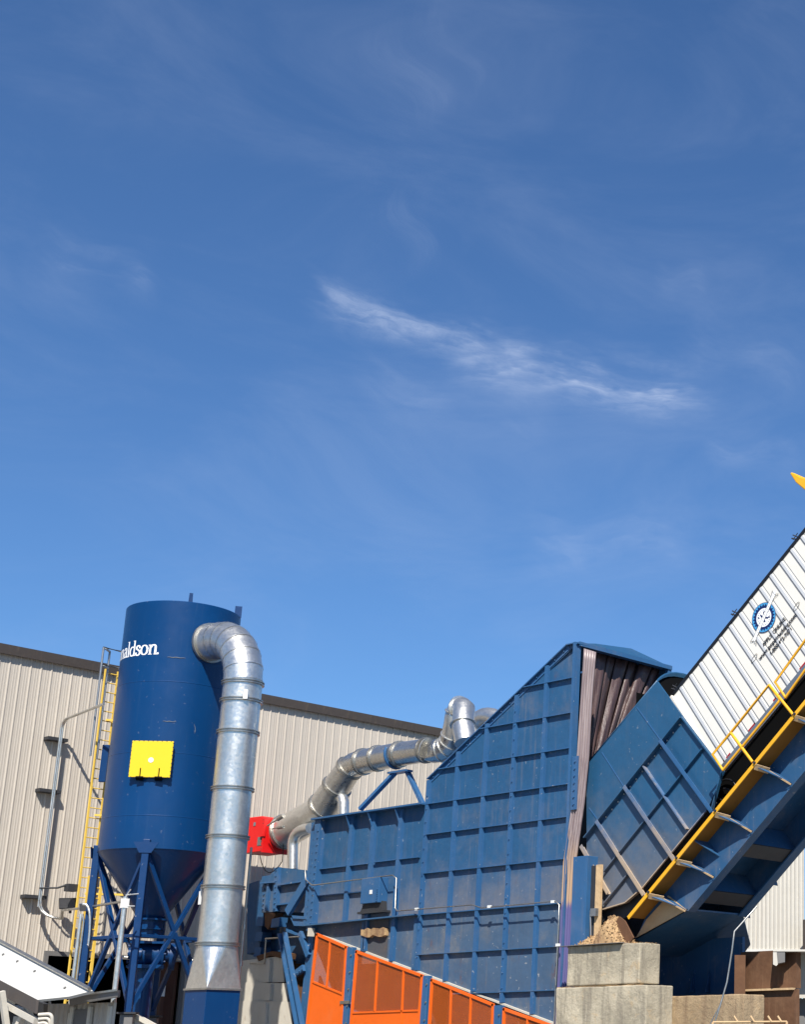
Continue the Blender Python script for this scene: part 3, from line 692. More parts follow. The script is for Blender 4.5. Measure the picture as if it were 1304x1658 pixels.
m = MB(); m.beam((XL-.1, YP-.13, 5.6), (VX[0], YP-.13, 5.66), .28, .04, (0, 1, 0)); m.build('horizontal_rib', 'blue_frame_worn', hp)
for i, x in enumerate(LXs):
    m = MB(); zl = 5.62 if i < 1 else zbot(x)
    m.beam((x+.07, YP-.05, zl), (x+.07, YP-.05, 8.84), .10, .14, (0, 1, 0)); fl(m, (x-.01, zl), (x-.01, 8.84), .10, .02); 
    m.prism([(x-.02, YP-.02, 8.84), (x-.02, YP-.28, 8.84), (x-.02, YP-.05, 8.3)], (.03, 0, 0)); m.build('vertical_rib', 'blue_frame', hp)
for x in (H(585, 1520).x, H(668, 1540).x):
    m = MB(); m.beam((x+.06, YP-.05, zbot(x)), (x+.06, YP-.05, 5.58), .10, .14, (0, 1, 0)); m.build('vertical_rib', 'blue_frame_worn', hp)
m = MB(); m.box((XL, YH-.1, zbot(XL)), (XL+.28, YP, 8.86)); m.bolts((XL+.2, YH-.1, zbot(XL)+.1), (XL+.2, YH-.1, 8.6), 14, .028); m.box((XL-.35, YH+.02, 5.6), (XL-.02, YP+.1, 8.8)); m.bolts((XL-.15, YH+.02, 5.7), (XL-.15, YH+.02, 8.6), 14, .028); m.build('end_post', 'blue_frame', hp)
m = MB(); m.beam((XL, YP-.03, zbot(XL)), (VX[5], YP-.03, zbot(VX[5])), .08, .05, (0, 1, 0)); m.build('bottom_rim', 'cream', hp)
# junction box with a rusty spout
p0 = H(605, 1445, -.1)
m = MB(); m.box((p0.x-.45, YH-.22, p0.z-.32), (p0.x+.42, YP, p0.z+.42)); m.bolts((p0.x+.34, YH-.22, p0.z-.3), (p0.x+.34, YH-.22, p0.z+.1), 6, .025); jb = m.build('junction_box', 'blue_frame', hp, bevel=.01)
m = MB(); m.box((p0.x-.02, YH-.235, p0.z-.06), (p0.x+.10, YH-.22, p0.z+.06)); m.build('sticker', 'fitting_white', jb)
m = MB(); p1 = H(605, 1475, -.1); m.box((p1.x-.7, YH-.16, p1.z-.06), (p1.x+.55, YP, p1.z)); m.prism([(p1.x-.62, YH-.12, p1.z), (p1.x-.4, YH-.12, p1.z+.3), (p1.x+.35, YH-.12, p1.z+.32), (p1.x+.4, YH-.12, p1.z)], (0, .2, 0)); m.build('shelf', 'dark_steel', hp)
m = MB(); p1 = H(605, 1509, -.05); n = 9; pts_ = [(p1.x-.62+1.15*i/(n-1), YH-.04, p1.z+.12+random.uniform(-.05, .05)) for i in range(n)]+[(p1.x+.53-1.15*i/(n-1), YH-.04, p1.z-.10+random.uniform(-.06, .04)) for i in range(n)]; m.prism(pts_, (0, .15, 0)); m.build('caked_sawdust', 'sawdust', hp)
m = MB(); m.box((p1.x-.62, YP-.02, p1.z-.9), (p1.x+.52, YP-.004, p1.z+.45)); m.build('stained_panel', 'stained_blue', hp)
# conduit across the hopper
m = MB()
pth = [H(494, 1408, -.15), H(495, 1424, -.15), H(505, 1433, -.2), H(510, 1433, -.2), H(636, 1417, -.2), H(642, 1422, -.2), H(640, 1470, -.2), H(643, 1475, -.22), H(765, 1465, -.2), H(780, 1470, -.2), H(790, 1469, -.2), H(900, 1459, -.2), H(906, 1465, -.2), H(905, 1500, -.2)]
pth += [V((pth[-1].x-.02, pth[-1].y, 3.0)), V((pth[-1].x-.02, pth[-1].y, 0))]
m.tube(pth, .019, 8); m.build('conduit', 'galvanised_dull', hp)
m = MB()
for q in (H(675, 1472, -.2), H(793, 1468, -.2), H(896, 1460, -.2), H(904, 1530, -.2)): m.box(q-V((.06, .03, .035)), q+V((.06, .03, .035)))
m.build('conduit_fitting', 'fitting_white', hp)
# curtains
XC = VX[5]-.12
tops_ = [(966, 1056), (985, 1061), (999, 1065), (1020, 1071), (1036, 1075), (1056, 1081), (1078, 1087)]
bots_ = [(958, 1165), (954, 1240), (960, 1240), (972, 1238), (985, 1225), (1004, 1210), (1040, 1180)]
for i in range(6):
    m = MB(); n = 5; rows = 10; vs = []
    for r_ in range(rows+1):
        for k in range(n+1):
            f = k/n*.97; t_ = (tops_[i][0]*(1-f)+tops_[i+1][0]*f, tops_[i][1]*(1-f)+tops_[i+1][1]*f); b_ = (bots_[i][0]*(1-f)+bots_[i+1][0]*f, bots_[i][1]*(1-f)+bots_[i+1][1]*f)
            g_ = r_/rows; o_ = .05*math.sin(f*math.pi*(1+i % 2))+.05*math.sin(g_*4+i*2)+.03*math.sin(f*9+g_*3+i)-.10*(i % 2)*f
            vs.append(on(t_[0]*(1-g_)+b_[0]*g_, t_[1]*(1-g_)+b_[1]*g_, 0, XC+o_*.9-.1))
    m.add(vs, [[r_*(n+1)+k, r_*(n+1)+k+1, (r_+1)*(n+1)+k+1, (r_+1)*(n+1)+k] for r_ in range(rows) for k in range(n)], True)
    o = m.build('curtain_strip', 'curtain', hp); sd = o.modifiers.new('thick', 'SOLIDIFY'); sd.thickness = .012
def ribbon(L, R_, yv, mat, name, parent, folds=5, amp=.035):
    m = MB(); rows = 40; n = folds*6; vs = []
    def interp(pl_, t):
        s_ = t*(len(pl_)-1); i = min(int(s_), len(pl_)-2); f = s_-i; return (pl_[i][0]*(1-f)+pl_[i+1][0]*f, pl_[i][1]*(1-f)+pl_[i+1][1]*f)
    for r_ in range(rows+1):
        a = interp(L, r_/rows); b = interp(R_, r_/rows)
        for k in range(n+1):
            f = k/n; q = on(a[0]*(1-f)+b[0]*f, a[1]*(1-f)+b[1]*f, 1, yv); q.y += amp*math.sin(f*folds*2*math.pi+r_*.05); vs.append(q)
    m.add(vs, [[r_*(n+1)+k, r_*(n+1)+k+1, (r_+1)*(n+1)+k+1, (r_+1)*(n+1)+k] for r_ in range(rows) for k in range(n)], True)
    o = m.build(name, mat, parent); sd = o.modifiers.new('thick', 'SOLIDIFY'); sd.thickness = .012; return o
ribbon([(946, 1050), (940, 1137), (934, 1224), (925, 1311), (912, 1398), (909, 1470), (905, 1560), (900, 1650), (898, 1680)],
       [(966, 1056), (959, 1137), (954, 1224), (946, 1300), (934, 1385), (929, 1460), (925, 1550), (919, 1640), (917, 1680)], YH+.02, 'curtain_strip', 'hanging_strip', hp)
m = MB()
for yy in (1089, 1137): q = on(942, yy, 1, YH+.1); m.beam(q, q+Xv*.35, .05, .05)
m.build('curtain_hook', 'blue_frame', hp)
# lower throat behind the guards
m = MB(); m.box((-44.2, YH+1.2, 0), (-33, YH+1.3, 5)); m.build('throat_panel', 'blue_panel_dusty', hp)

# blue column beside the curtain
p0, p1 = H(933, 1388, -.05), H(953, 1386, -.05); zc0 = H(940, 1560).z
ct = thing('blue_column', 'plain blue steel column with a dusty backing plate at the foot of the chute', 'column', (p0.x, YH-.1, 0))
m = MB(); m.box((p0.x, YH-.14, 0), (p1.x+.02, YH+.0, p0.z)); m.box((p1.x+.022, YH-.14, 4.2), (p1.x+.07, YH+.35, p0.z)); m.build('post', 'blue_frame', ct, bevel=.01)
m = MB(); q = H(966, 1401); m.box((p1.x+.07, YH+.02, 4.3), (q.x+.02, YH+.06, q.z)); m.build('backing_plate', 'dark_steel', ct)
m = MB(); q0 = H(966, 1401); q1 = H(974, 1401); m.box((q0.x+.02, YH-.02, 4.5), (q1.x+.02, YH+.06, q1.z+.02)); m.build('dusty_angle', 'tan_dust', ct)
m = MB(); q = H(957, 1475, -.1); m.tube([q+Xv*.1, q, q-Zu*.12, q-Zu*.8+Xv*.05], .025, 6); m.box(q+V((.02, -.03, -.14)), q+V((.22, .1, .06))); m.build('cable_gland', 'galv_dark', ct)

# ------------------------------------------------------------------ tipping chute (tilted blue box)
YB = YH+.25; YBt = YB-.15
def B(x, y): return on(x, y, 1, YBt)
def Bp(x, y): q = on(x, y, 1, YBt); q.y = YB; return q
ch = thing('tipping_chute', 'blue tilted chute box joining the truck trailer to the hopper', 'chute', (-30, 32, 4))
m = MB(); m.prism([Bp(944, 1238), Bp(1059, 1102), Bp(1101, 1160), Bp(1167, 1248), Bp(1140, 1309), Bp(1029, 1443), Bp(1010, 1461), Bp(972, 1472), Bp(944, 1400)], (0, .05, 0)); m.build('side_panel', 'blue_chute', ch)
m = MB(); m.prism([Bp(x, y)+Yv*3.0 for x, y in ((944, 1238), (1059, 1102), (1167, 1248), (1140, 1309), (1029, 1443), (972, 1472))], (0, .05, 0)); m.build('far_panel', 'blue_chute', ch)
m = MB(); a, b = Bp(1059, 1102), Bp(944, 1238); av0 = (a-b).normalized(); nrm = V((-(a.z-b.z), 0, a.x-b.x)).normalized(); n = 14; vs = []
for k in range(n+1):
    an = math.pi*k/n; yy = YB+.02+1.5*(1-math.cos(an)); hh_ = .66*(1-(1-(yy-YB-.02)/1.5)**2)
    vs += [V((a.x, yy, a.z))+nrm*hh_, V((b.x, yy, b.z))+nrm*hh_]
m.add(vs, [[2*k, 2*k+1, 2*k+3, 2*k+2] for k in range(n)], True); vs2 = [vs[2*k]-av0*.12 for k in range(n+1)]+[vs[0]-av0*.12-nrm*3, vs[2*n]-av0*.12-nrm*3][::-1]
o = m.build('arched_cover', 'blue_chute', ch); mk = MB(); mk.add(vs2, [list(range(len(vs2)))]); mk.build('shade_sheet', 'black', ch); sd = o.modifiers.new('thick', 'SOLIDIFY'); sd.thickness = .05  # black sheet added across the arch so the interior reads as dark
m = MB(); a, b = Bp(1029, 1443), Bp(1140, 1309); m.prism([a+Yv*.1, b+Yv*.1, b+Yv*3, a+Yv*3], (0, 0, .04)); m.build('floor_plate', 'dark_steel', ch)
m = MB(); a = Bp(1059, 1102); b = Bp(1020, 1148); aa = Bp(1101, 1160)
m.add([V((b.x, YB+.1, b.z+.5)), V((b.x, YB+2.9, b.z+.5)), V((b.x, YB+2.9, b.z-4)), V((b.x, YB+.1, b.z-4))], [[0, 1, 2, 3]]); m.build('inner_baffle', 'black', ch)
def cf(pts, mat='blue_chute', name='rib', w=.15, t=.03, face=False):
    m = MB()
    for (p, q) in pts:
        P_, Q_ = B(*p), B(*q); P_.y = Q_.y = YB-w/2-.001; m.beam(P_, Q_, w, t, (0, 1, 0))
    return m.build(name, mat, ch)
cf([((1101, 1161), (945, 1356))], name='long_rib'); cf([((1134, 1212), (975, 1411))], name='long_rib', w=.10); cf([((1012, 1417), (974, 1464))], name='long_rib', w=.10)
cf([((1140, 1311), (1030, 1444))], name='long_rib', w=.05, mat='blue_frame_dusty'); cf([((1030, 1444), (1010, 1461)), ((1010, 1461), (974, 1472))], name='edge_rib', w=.1, mat='blue_frame_dusty'); cf([((1101, 1160), (1167, 1247))], name='edge_rib', w=.1); cf([((1167, 1247), (1150, 1310))], name='edge_rib', w=.1)
for p, q in (((1068, 1200), (1152, 1316)), ((1010, 1275), (1091, 1394)), ((965, 1331), (1042, 1451)), ((940, 1371), (984, 1448))):
    m = MB(); P_, Q_ = B(*p), B(*q); off = V((0, 0, 0))
    P_.y = Q_.y = YB-.085; m.beam(P_, Q_, .17, .03, (0, 1, 0)); ax = (Q_-P_).normalized(); sd_ = ax.cross(Yv).normalized()
    if sd_.x < 0: sd_ = -sd_
    P2, Q2 = P_.copy(), Q_.copy(); P2.y = Q2.y = YB-.165; m.beam(P2+sd_*.05, Q2+sd_*.05, .015, .09, (0, 1, 0)); m.build('cross_rib', 'blue_frame_dusty' if p[0] < 1030 else 'blue_frame', ch)
cf([((1040, 1240), (1110, 1342))], name='cross_rib', w=.12, mat='blue_frame_dusty')
m = MB()
for p, q in (((1026, 1144), (1065, 1198)), ((969, 1217), (1005, 1273)), ((948, 1307), (964, 1329))):
    P_, Q_ = B(*p), B(*q); P_.y = Q_.y = YB-.006; m.beam(P_, Q_, .012, .025, (0, 1, 0))
m.build('weld_seam', 'blue_frame', ch)
P_, Q_ = B(1101, 1166), B(962, 1340); P_.y = Q_.y = YB-.005
for k in range(14):
    m = MB(); c_ = P_.lerp(Q_, (k+.5)/14); m.bolts(c_, c_, 1, .022); m.build('bolt', 'galvanised', ch)

# ------------------------------------------------------------------ trailer
YT = YB+.28; TW = 2.6
ta = math.radians(39.5); av = V((math.cos(ta), 0, math.sin(ta))); dv = V((.607, 0, -.795)).normalized()
T0 = on(1082, 1133, 1, YT)
def TP(u, v, o=0): return T0+av*u+dv*v+Yv*o
tr = thing('semi_trailer', 'white ribbed semi trailer tipped steeply on the dumper, with black and blue lettering', 'trailer', TP(0, 2.8))
Lt, Ht = 14.0, 2.78
rail0 = .075
def uv0(px, py):
    q = on(px, py, 1, YT)-T0; det = av.x*dv.z-av.z*dv.x
    return ((q.x*dv.z-q.z*dv.x)/det, (av.x*q.z-av.z*q.x)/det)
m = MB(); m.prism([TP(-1.2, rail0), TP(Lt, rail0), TP(Lt, Ht), TP(-1.2, Ht)], (0, .05, 0)); m.build('side_panel', 'white_panel', tr)
m = MB(); m.prism([TP(-1.2, rail0), TP(Lt, rail0), TP(Lt, Ht), TP(-1.2, Ht)], (0, .05, 0))
m2 = MB(); m2.v = [p+Yv*(TW-.05) for p in m.v]; m2.f = m.f; m2.sm = m.sm; m2.build('far_panel', 'white_panel', tr)
m = MB(); m.prism([TP(-1.2, .0), TP(Lt, .0), TP(Lt, .04), TP(-1.2, .04)], (0, TW, 0)); m.build('roof', 'black', tr)
m = MB(); m.prism([TP(Lt-.05, .04), TP(Lt, .04), TP(Lt, Ht), TP(Lt-.05, Ht)], (0, TW, 0)); m.build('front_panel', 'white_panel', tr)
m = MB(); m.prism([TP(-1.2, -.005, -.03), TP(Lt, -.005, -.03), TP(Lt, rail0, -.03), TP(-1.2, rail0, -.03)], (0, .075, 0)); m.build('roof_rail', 'black_gloss', tr)
m = MB(); ur = uv0(1103, 1155)[0]; m.prism([TP(ur, rail0, -.10), TP(ur+.10, rail0, -.10), TP(ur+.10, Ht-.02, -.10), TP(ur, Ht-.02, -.10)], (0, .1, 0)); m.build('rear_frame', 'white_panel', tr)
m = MB(); u = .05+.0; k = 0
while u < Lt-.2:
    for o_, wd_, th_ in ((0, .17, .016),):
        m.prism([TP(u, rail0+.005, -th_), TP(u+.08, rail0+.005, -th_), TP(u+.08, Ht-.02, -th_), TP(u, Ht-.02, -th_)], (0, th_, 0))
    u += .445
m.build('side_ribs', 'white_rib', tr)
m = MB(); u = .05
while u < Lt-.2:
    m.prism([TP(u-.04, rail0+.005, -.006), TP(u-.002, rail0+.005, -.006), TP(u-.002, Ht-.02, -.006), TP(u-.04, Ht-.02, -.006)], (0, .006, 0))  # flat dark strip drawn left of each rib as its shadow
    m.prism([TP(u+.135, rail0+.005, -.003), TP(u+.143, rail0+.005, -.012), TP(u+.145, Ht-.02, -.012), TP(u+.135, Ht-.02, -.012)], (0, .012, 0)); u += .445
m.build('rib_shade_seams', 'seam_shade_grey', tr)
m = MB(); m.prism([TP(-1.2, Ht, -.04), TP(Lt, Ht, -.04), TP(Lt, Ht+.2, -.04), TP(-1.2, Ht+.2, -.04)], (0, .1, 0)); m.build('bottom_rail', 'galv_dark', tr)
m = MB(); m.prism([TP(-1.2, Ht+.2, .3), TP(Lt, Ht+.2, .3), TP(Lt, Ht+.9, .3), TP(-1.2, Ht+.9, .3)], (0, TW-.6, 0)); m.build('chassis', 'black', tr)
u = .45; k = 0
while u < 5:
    m = MB(); c = TP(u, Ht-.07, -.006); m.prism([c, c+av*.3, c+av*.3+dv*.06, c+dv*.06], (0, .005, 0)); m.build('reflector', 'marker_red', tr); u += 1.07
m = MB()
for u in (.35, 3.05, 5.7):
    c = TP(u, -.02, .05); m.tube([c, c-dv*.16-av*.10], .022, 6); m.tube([c+av*.07, c-dv*.2-av*.02], .018, 6); m.tube([c-av*.1-dv*.1, c+av*.12-dv*.12], .012, 6)
m.build('tarp_hook', 'dark_steel', tr)
# logo + lettering on trailer, built in (u along, v up) local coords
def uv(px, py):
    q = on(px, py, 1, YT)-T0; det = av.x*dv.z-av.z*dv.x
    return ((q.x*dv.z-q.z*dv.x)/det, (av.x*q.z-av.z*q.x)/det)
lu, lv = uv(1238.5, 1000)
LG = T0+av*lu+dv*lv
pv = V((-av.z, 0, av.x))     # up across the trailer
def L2(a, b, o): return LG+av*a+pv*b+Yv*(-.017-o*.5)
def ringm(r0, r1, o, mat, name, parent=None, teeth=0):
    m = MB(); n = 96; vs = []
    for i in range(n):
        a = 2*math.pi*i/n; ri = r0+(.045 if teeth and (i//2) % 2 else 0)
        vs += [L2(ri*math.cos(a), ri*math.sin(a), o), L2(r1*math.cos(a), r1*math.sin(a), o)]
    m.add(vs, [[2*i, 2*i+1, (2*i+3) % (2*n), (2*i+2) % (2*n)] for i in range(n)]); return m.build(name, mat, parent)
lg = ringm(.0, .385, .002, 'text_white', 'emblem', tr)
ringm(.25, .40, .004, 'logo_navy', 'emblem_band', lg); ringm(.315, .385, .006, 'logo_blue', 'emblem_ring', lg, True)
m = MB()
for pl_ in ([(-.16, .12), (-.11, .15), (-.10, .08)], [(.1, -.14), (.16, -.16), (.13, -.08)]):
    m.prism([L2(a, b, .008) for a, b in pl_], (0, .001, 0))
for k in range(22):
    a_ = k/22*6.283; m.beam(L2(.185*math.cos(a_), .185*math.sin(a_), .008), L2(.215*math.cos(a_+.06), .215*math.sin(a_+.06), .008), .001, .012, (0, 1, 0))
m.prism([L2(a, b, .008) for a, b in ((-.05, .14), (-.02, .15), (.0, .05), (.08, .13), (.13, .12), (.03, .0), (.12, -.12), (.07, -.13), (.0, -.04), (-.03, -.13), (-.07, -.12))], (0, .001, 0))
m.build('emblem_figure', 'logo_navy', lg)
ba = math.radians(20); bu, bv_ = math.cos(ba), math.sin(ba)
def L3(a, b, o): return L2(a*bu-b*bv_, a*bv_+b*bu, o)
m = MB(); m.prism([L3(-.72, -.05, .01), (L3(-.64, 0, .01)), L3(-.72, .05, .01), L3(.72, .05, .01), L3(.80, 0, .01), L3(.72, -.05, .01)], (0, .001, 0)); m.build('emblem_banner', 'text_white', lg)
m = MB()
bnd = [(-.56, -.05), (-.72, -.14), (-.66, -.02), (-.72, .10), (-.56, .05)]
for pts2 in (bnd, [(-a, b) for a, b in bnd], [(-.56, .05), (.56, .05)], [(-.56, -.05), (.56, -.05)]):
    for i in range(len(pts2)-1): m.beam(L3(*pts2[i], .012), L3(*pts2[i+1], .012), .003, .010, (0, 1, 0))
for i in range(11):
    a = -.42+.08*i; m.beam(L3(a, -.02, .012), L3(a+.02, .025, .012), .003, .009, (0, 1, 0))
m.build('banner_outline', 'trim_grey', lg)
def text(s, size, a, b, o, name, bold=.008, sx=1.0):
    cu = bpy.data.curves.new(name, 'FONT'); cu.body = s; cu.size = size; cu.align_x = 'CENTER'; cu.align_y = 'CENTER'; cu.offset = bold; cu.extrude = .001
    ob = bpy.data.objects.new(name, cu); C.objects.link(ob); dg = bpy.context.evaluated_depsgraph_get(); dg.update()
    me = bpy.data.meshes.new_from_object(ob.evaluated_get(dg)); C.objects.unlink(ob); bpy.data.objects.remove(ob)
    me.name = name
    for v_ in me.vertices: v_.co = L2(a+v_.co.x*sx, b+v_.co.y, o+v_.co.z)
    ob = bpy.data.objects.new(name, me); C.objects.link(ob); me.materials.append(M['text_black']); ob.parent = tr; ob.matrix_parent_inverse = PINV[tr.name]; PINV[ob.name] = Matrix(); return ob
text('APPLY ONLINE', .15, -.02, -.56, .004, 'lettering', sx=.95, bold=.004)
text('www.popetrucking.com', .165, -.02, -.745, .004, 'lettering', sx=.98, bold=.004)
text('1-800-492-7671', .15, -.02, -.92, .004, 'lettering', sx=.95, bold=.004)
m = MB()
for sg in (-1, 1):
    pts2 = [(sg*(.90+.13*math.cos(t_*.26)), -.60+.05*math.sin(t_*.26)+.02*sg*math.cos(t_*.26)) for t_ in range(25)]
    for i in range(24): m.beam(L2(*pts2[i], .005), L2(*pts2[i+1], .005), .003, .012, (0, 1, 0))
m.build('flourish', 'text_black', tr)

# ------------------------------------------------------------------ truck dumper platform
YG = YH-.32; YW = YG+.62
dp = thing('truck_dumper', 'blue and yellow tipping platform lifted under the white trailer', 'truck dumper', (-29, 32, 0))
def G(x, y, yy=None): return on(x, y, 1, YG if yy is None else yy)
g0, g1 = G(1016, 1484), G(1304, 1133); gd = (g1-g0).normalized(); gn = V((gd.z, 0, -gd.x))   # gn: down across
Ls = 16.0
lipw = .095
def GP(u, v, y_): q = g0+gd*u+gn*v; q.y = y_; return q
def guv(x, y, yy):
    q = on(x, y, 1, yy)-g0; return (q.x*gd.x+q.z*gd.z, q.x*gn.x+q.z*gn.z)
uY0 = guv(1046, 1446, YG)[0]
m = MB(); u1_ = guv(1084, 1400, YG)[0]
m.prism([GP(.0, 0, YG), GP(Ls, 0, YG), GP(Ls, lipw, YG), GP(.0, lipw, YG)], (0, .03, 0)); m.build('lip', 'yellow', dp)
m = MB(); m.prism([GP(.0, 0, YG+.03), GP(Ls, 0, YG+.03), GP(Ls, .03, YG+.03), GP(.0, .03, YG+.03)], (0, YW-YG, 0)); m.build('flange', 'yellow_shaded', dp)
ub = [guv(x, y, YW) for x, y in ((1276.6, 1280), (1219.6, 1346), (1158, 1421), (1114.7, 1474))]
hwb = sum(b for a, b in ub)/4; uk = ub[3][0]
ue, ve = guv(1030, 1521, YW)
print('girder', ub, ue, ve)
tail = [GP(ue, ve, YW), GP(uk, hwb, YW)]
m = MB(); m.prism([GP(.05, .03, YW), GP(Ls, .03, YW), GP(Ls, hwb, YW), GP(uk, hwb, YW), GP(ue, ve, YW)], (0, .05, 0)); m.build('girder_web', 'blue_dumper', dp)
uu = guv(1100, 1440, YW)[0]
m = MB(); m.prism([GP(.06, .10, YW-.012), GP(uk-.25, .15, YW-.012), GP(uk-.02, hwb-.02, YW-.012), GP(ue+.03, ve-.02, YW-.012)], (0, .01, 0)); m.build('dusty_tail_plate', 'tan_dust', dp)
FW2 = 2.2
m = MB(); m.prism([GP(uk, hwb, YW-.02), GP(Ls, hwb, YW-.02), GP(Ls, hwb+.04, YW-.02), GP(uk, hwb+.04, YW-.02)], (0, .30, 0)); m.build('bottom_flange', 'blue_dumper', dp)
m = MB(); m.prism([GP(.2, .03, YW+FW2), GP(Ls, .03, YW+FW2), GP(Ls, hwb, YW+FW2), GP(uk, hwb, YW+FW2), GP(ue, ve, YW+FW2)], (0, .05, 0)); m.build('far_girder', 'blue_dumper', dp)
m = MB(); m.prism([GP(uk, hwb, YW+FW2-.25), GP(Ls, hwb, YW+FW2-.25), GP(Ls, hwb+.04, YW+FW2-.25), GP(uk, hwb+.04, YW+FW2-.25)], (0, .32, 0)); m.build('bottom_flange', 'blue_dumper', dp)
m = MB(); m.prism([GP(.2, .0, YW+FW2+.6), GP(Ls, .0, YW+FW2+.6), GP(Ls, lipw, YW+FW2+.6), GP(.2, lipw, YW+FW2+.6)], (0, .03, 0)); m.build('lip', 'yellow', dp)
m = MB(); m.prism([GP(.1, .06, YW+.05), GP(Ls, .06, YW+.05), GP(Ls, .12, YW+.05), GP(.1, .12, YW+.05)], (0, FW2-.05, 0)); m.build('deck', 'blue_dumper', dp)
tA, tB = GP(ue, ve, YW), GP(uk, hwb, YW); tn_ = (tB-tA).cross(Yv).normalized()
def tpl(x, y): r = ray(x, y); return CAM+r*((tA-CAM).dot(tn_)/r.dot(tn_))
m = MB(); m.prism([tA, tB, tpl(1204, 1482), tpl(1216, 1530), tpl(1201, 1550), tpl(1066, 1548), tpl(1050, 1530)], (0, 0, .04)); m.build('tail_plate', 'blue_dumper', dp)
for (xa, ya_) in ((1205, 1375), (1145, 1455)):
    u_ = guv(xa, ya_, YW+.3)[0]; m = MB()
    m.prism([GP(u_, .14, YW+.05), GP(u_+.25, .14, YW+.05), GP(u_+.25, hwb-.05, YW+.05), GP(u_, hwb-.05, YW+.05)], (0, FW2-.06, 0)); m.build('cross_member', 'blue_dumper', dp)
    m = MB(); m.prism([GP(u_-.18, hwb-.05, YW+.12), GP(u_+.25, hwb-.05, YW+.12), GP(u_+.25, hwb-.02, YW+.12), GP(u_-.18, hwb-.02, YW+.12)], (0, FW2-.25, 0)); m.build('cross_flange', 'dark_steel', dp)
for k, ((xa, ya_), (xb, yb_)) in enumerate((((1155.5, 1313), (1219.6, 1346)), ((1094, 1391), (1158, 1420)), ((1048.5, 1446), (1112, 1474)), ((1219.5, 1236), (1283, 1269)), ((1285, 1158), (1348, 1190)), ((1350, 1080), (1410, 1115)))):
    a_ = G(xa, ya_); ua, va = guv(xa, ya_, YG); ub_, vb_ = guv(xb, yb_, YW)
    u_ = ua
    m = MB(); m.prism([GP(u_, .03, YG+.03), GP(u_, .03, YW), GP(ub_, hwb, YW), GP(ub_, hwb-.06, YW-.06), GP(u_, lipw+.04, YG+.03)], gd*.02)
    m.build('gusset', 'blue_dumper', dp)
    m = MB(); P_, Q_ = GP(u_, lipw+.02, YG+.0), GP(ub_, hwb+.01, YW-.06); mid_ = GP(u_+(ub_-u_)*.45, lipw+(hwb-lipw)*.30, YG+.28)
    m.beam(P_, mid_, .16, .015, gd); m.beam(mid_, Q_, .04, .015, gd); m.build('gusset_edge', 'tan_dust', dp)
    m = MB(); m.disc(GP(u_+.06, .04, YG-.015), Yv, .035, .05, 8); m.build('pin', 'dark_steel', dp)
    m = MB(); u2_ = ub_; P_ = GP(u2_, hwb, YW+FW2+.05); m.prism([P_, GP(u2_+.5, hwb*.2, YW+FW2+.05), GP(u2_, hwb*.2, YW+FW2+.6), P_+Yv*.22+gn*.02], gd*.02); m.build('far_gusset', 'blue_dumper', dp)
m = MB(); q = G(1131, 1361); ua, va = guv(1131, 1361, YG+.25); m.prism([GP(ua, lipw, YG+.1), GP(ua+.05, .6, YW), GP(ua, .05, YW), GP(ua, .04, YG+.1)], gd*.02); m.build('small_gusset', 'blue_dumper', dp)
m = MB(); ul = guv(1150, 1300, YG)[0]; m.prism([GP(1.0, -.05, YB+.35), GP(Ls, -.05, YB+.35), GP(Ls, -1.15, YB+.35), GP(ul, -1.15, YB+.35), GP(1.0, -.35, YB+.35)], (0, TW-.3, 0)); m.build('wheel_well', 'black', dp)
m = MB(); q = G(1003, 1507); 
for poly, mt in (([(990, 1506), (1003, 1484), (1012, 1491), (1026, 1518), (1020, 1527), (998, 1527)], 0),): m.prism([on(x, y, 1, YG-.1) for x, y in poly], (0, .05, 0))
m.build('hinge_plate', 'rust_wall', dp)
m = MB(); m.prism([on(x, y, 1, YH+.4) for x, y in ((976, 1474), (1012, 1464), (1034, 1447), (1046, 1447), (1016, 1484), (985, 1500), (976, 1500))], (0, .1, 0)); m.build('sill', 'dark_steel', dp)
# hose
for (x, y, r_) in ((1172, 1291, .28), (1176, 1279, .34)):
    c = G(x, y, YB+.25); m = MB(); pts2 = [c+Xv*(r_*math.cos(t_*.3927))+Zu*(r_*.8*math.sin(t_*.3927)) for t_ in range(17)]; m.tube(pts2, .025, 8, False); m.build('hose_loop', 'black_gloss', dp)
# pit base and lower body
m = MB(); m.prism([G(1066, 1549, YG+.3), G(1180, 1553, YG+.3), G(1180, 1612, YG+.3), G(1066, 1612, YG+.3)], (0, .1, 0)); pbm = m
a = G(1066, 1549, YG+1.0); 
m = MB(); YQ = YW+2.6; q_ = on(1203, 1545, 1, YQ); a = on(1040, 1540, 1, YQ); m.box((a.x, YQ, 0), (q_.x, YQ+.1, q_.z+.45)); m.build('base_plate', 'blue_dumper', dp)
m = MB()
for xx in (1112, 1137): q = G(xx, 1607, YQ-.3); m.prism([(q.x, YQ, q.z), (q.x+.2, YQ-.4, q.z), (q.x, YQ, q.z+.6)], (.03, 0, 0))
m.build('base_gusset', 'blue_dumper', dp)
# cable from the platform underside
cb = MB(); P = [D(1226, 1468, 38), D(1190, 1508, 37.5), D(1186, 1540, 37.4), D(1178, 1590, 37.2), D(1168, 1625, 37), D(1158, 1656, 36.9)]
cb.tube(P+[V((P[-1].x, P[-1].y, 0))], .02, 6); q = P[-2]; cb.tube([q, D(1150, 1660, 36.9)], .014, 6)
tag(cb.build('hanging_cable', 'galvanised_dull'), 'thin pale cable hanging from the dumper underside down past the tan block', 'cable')

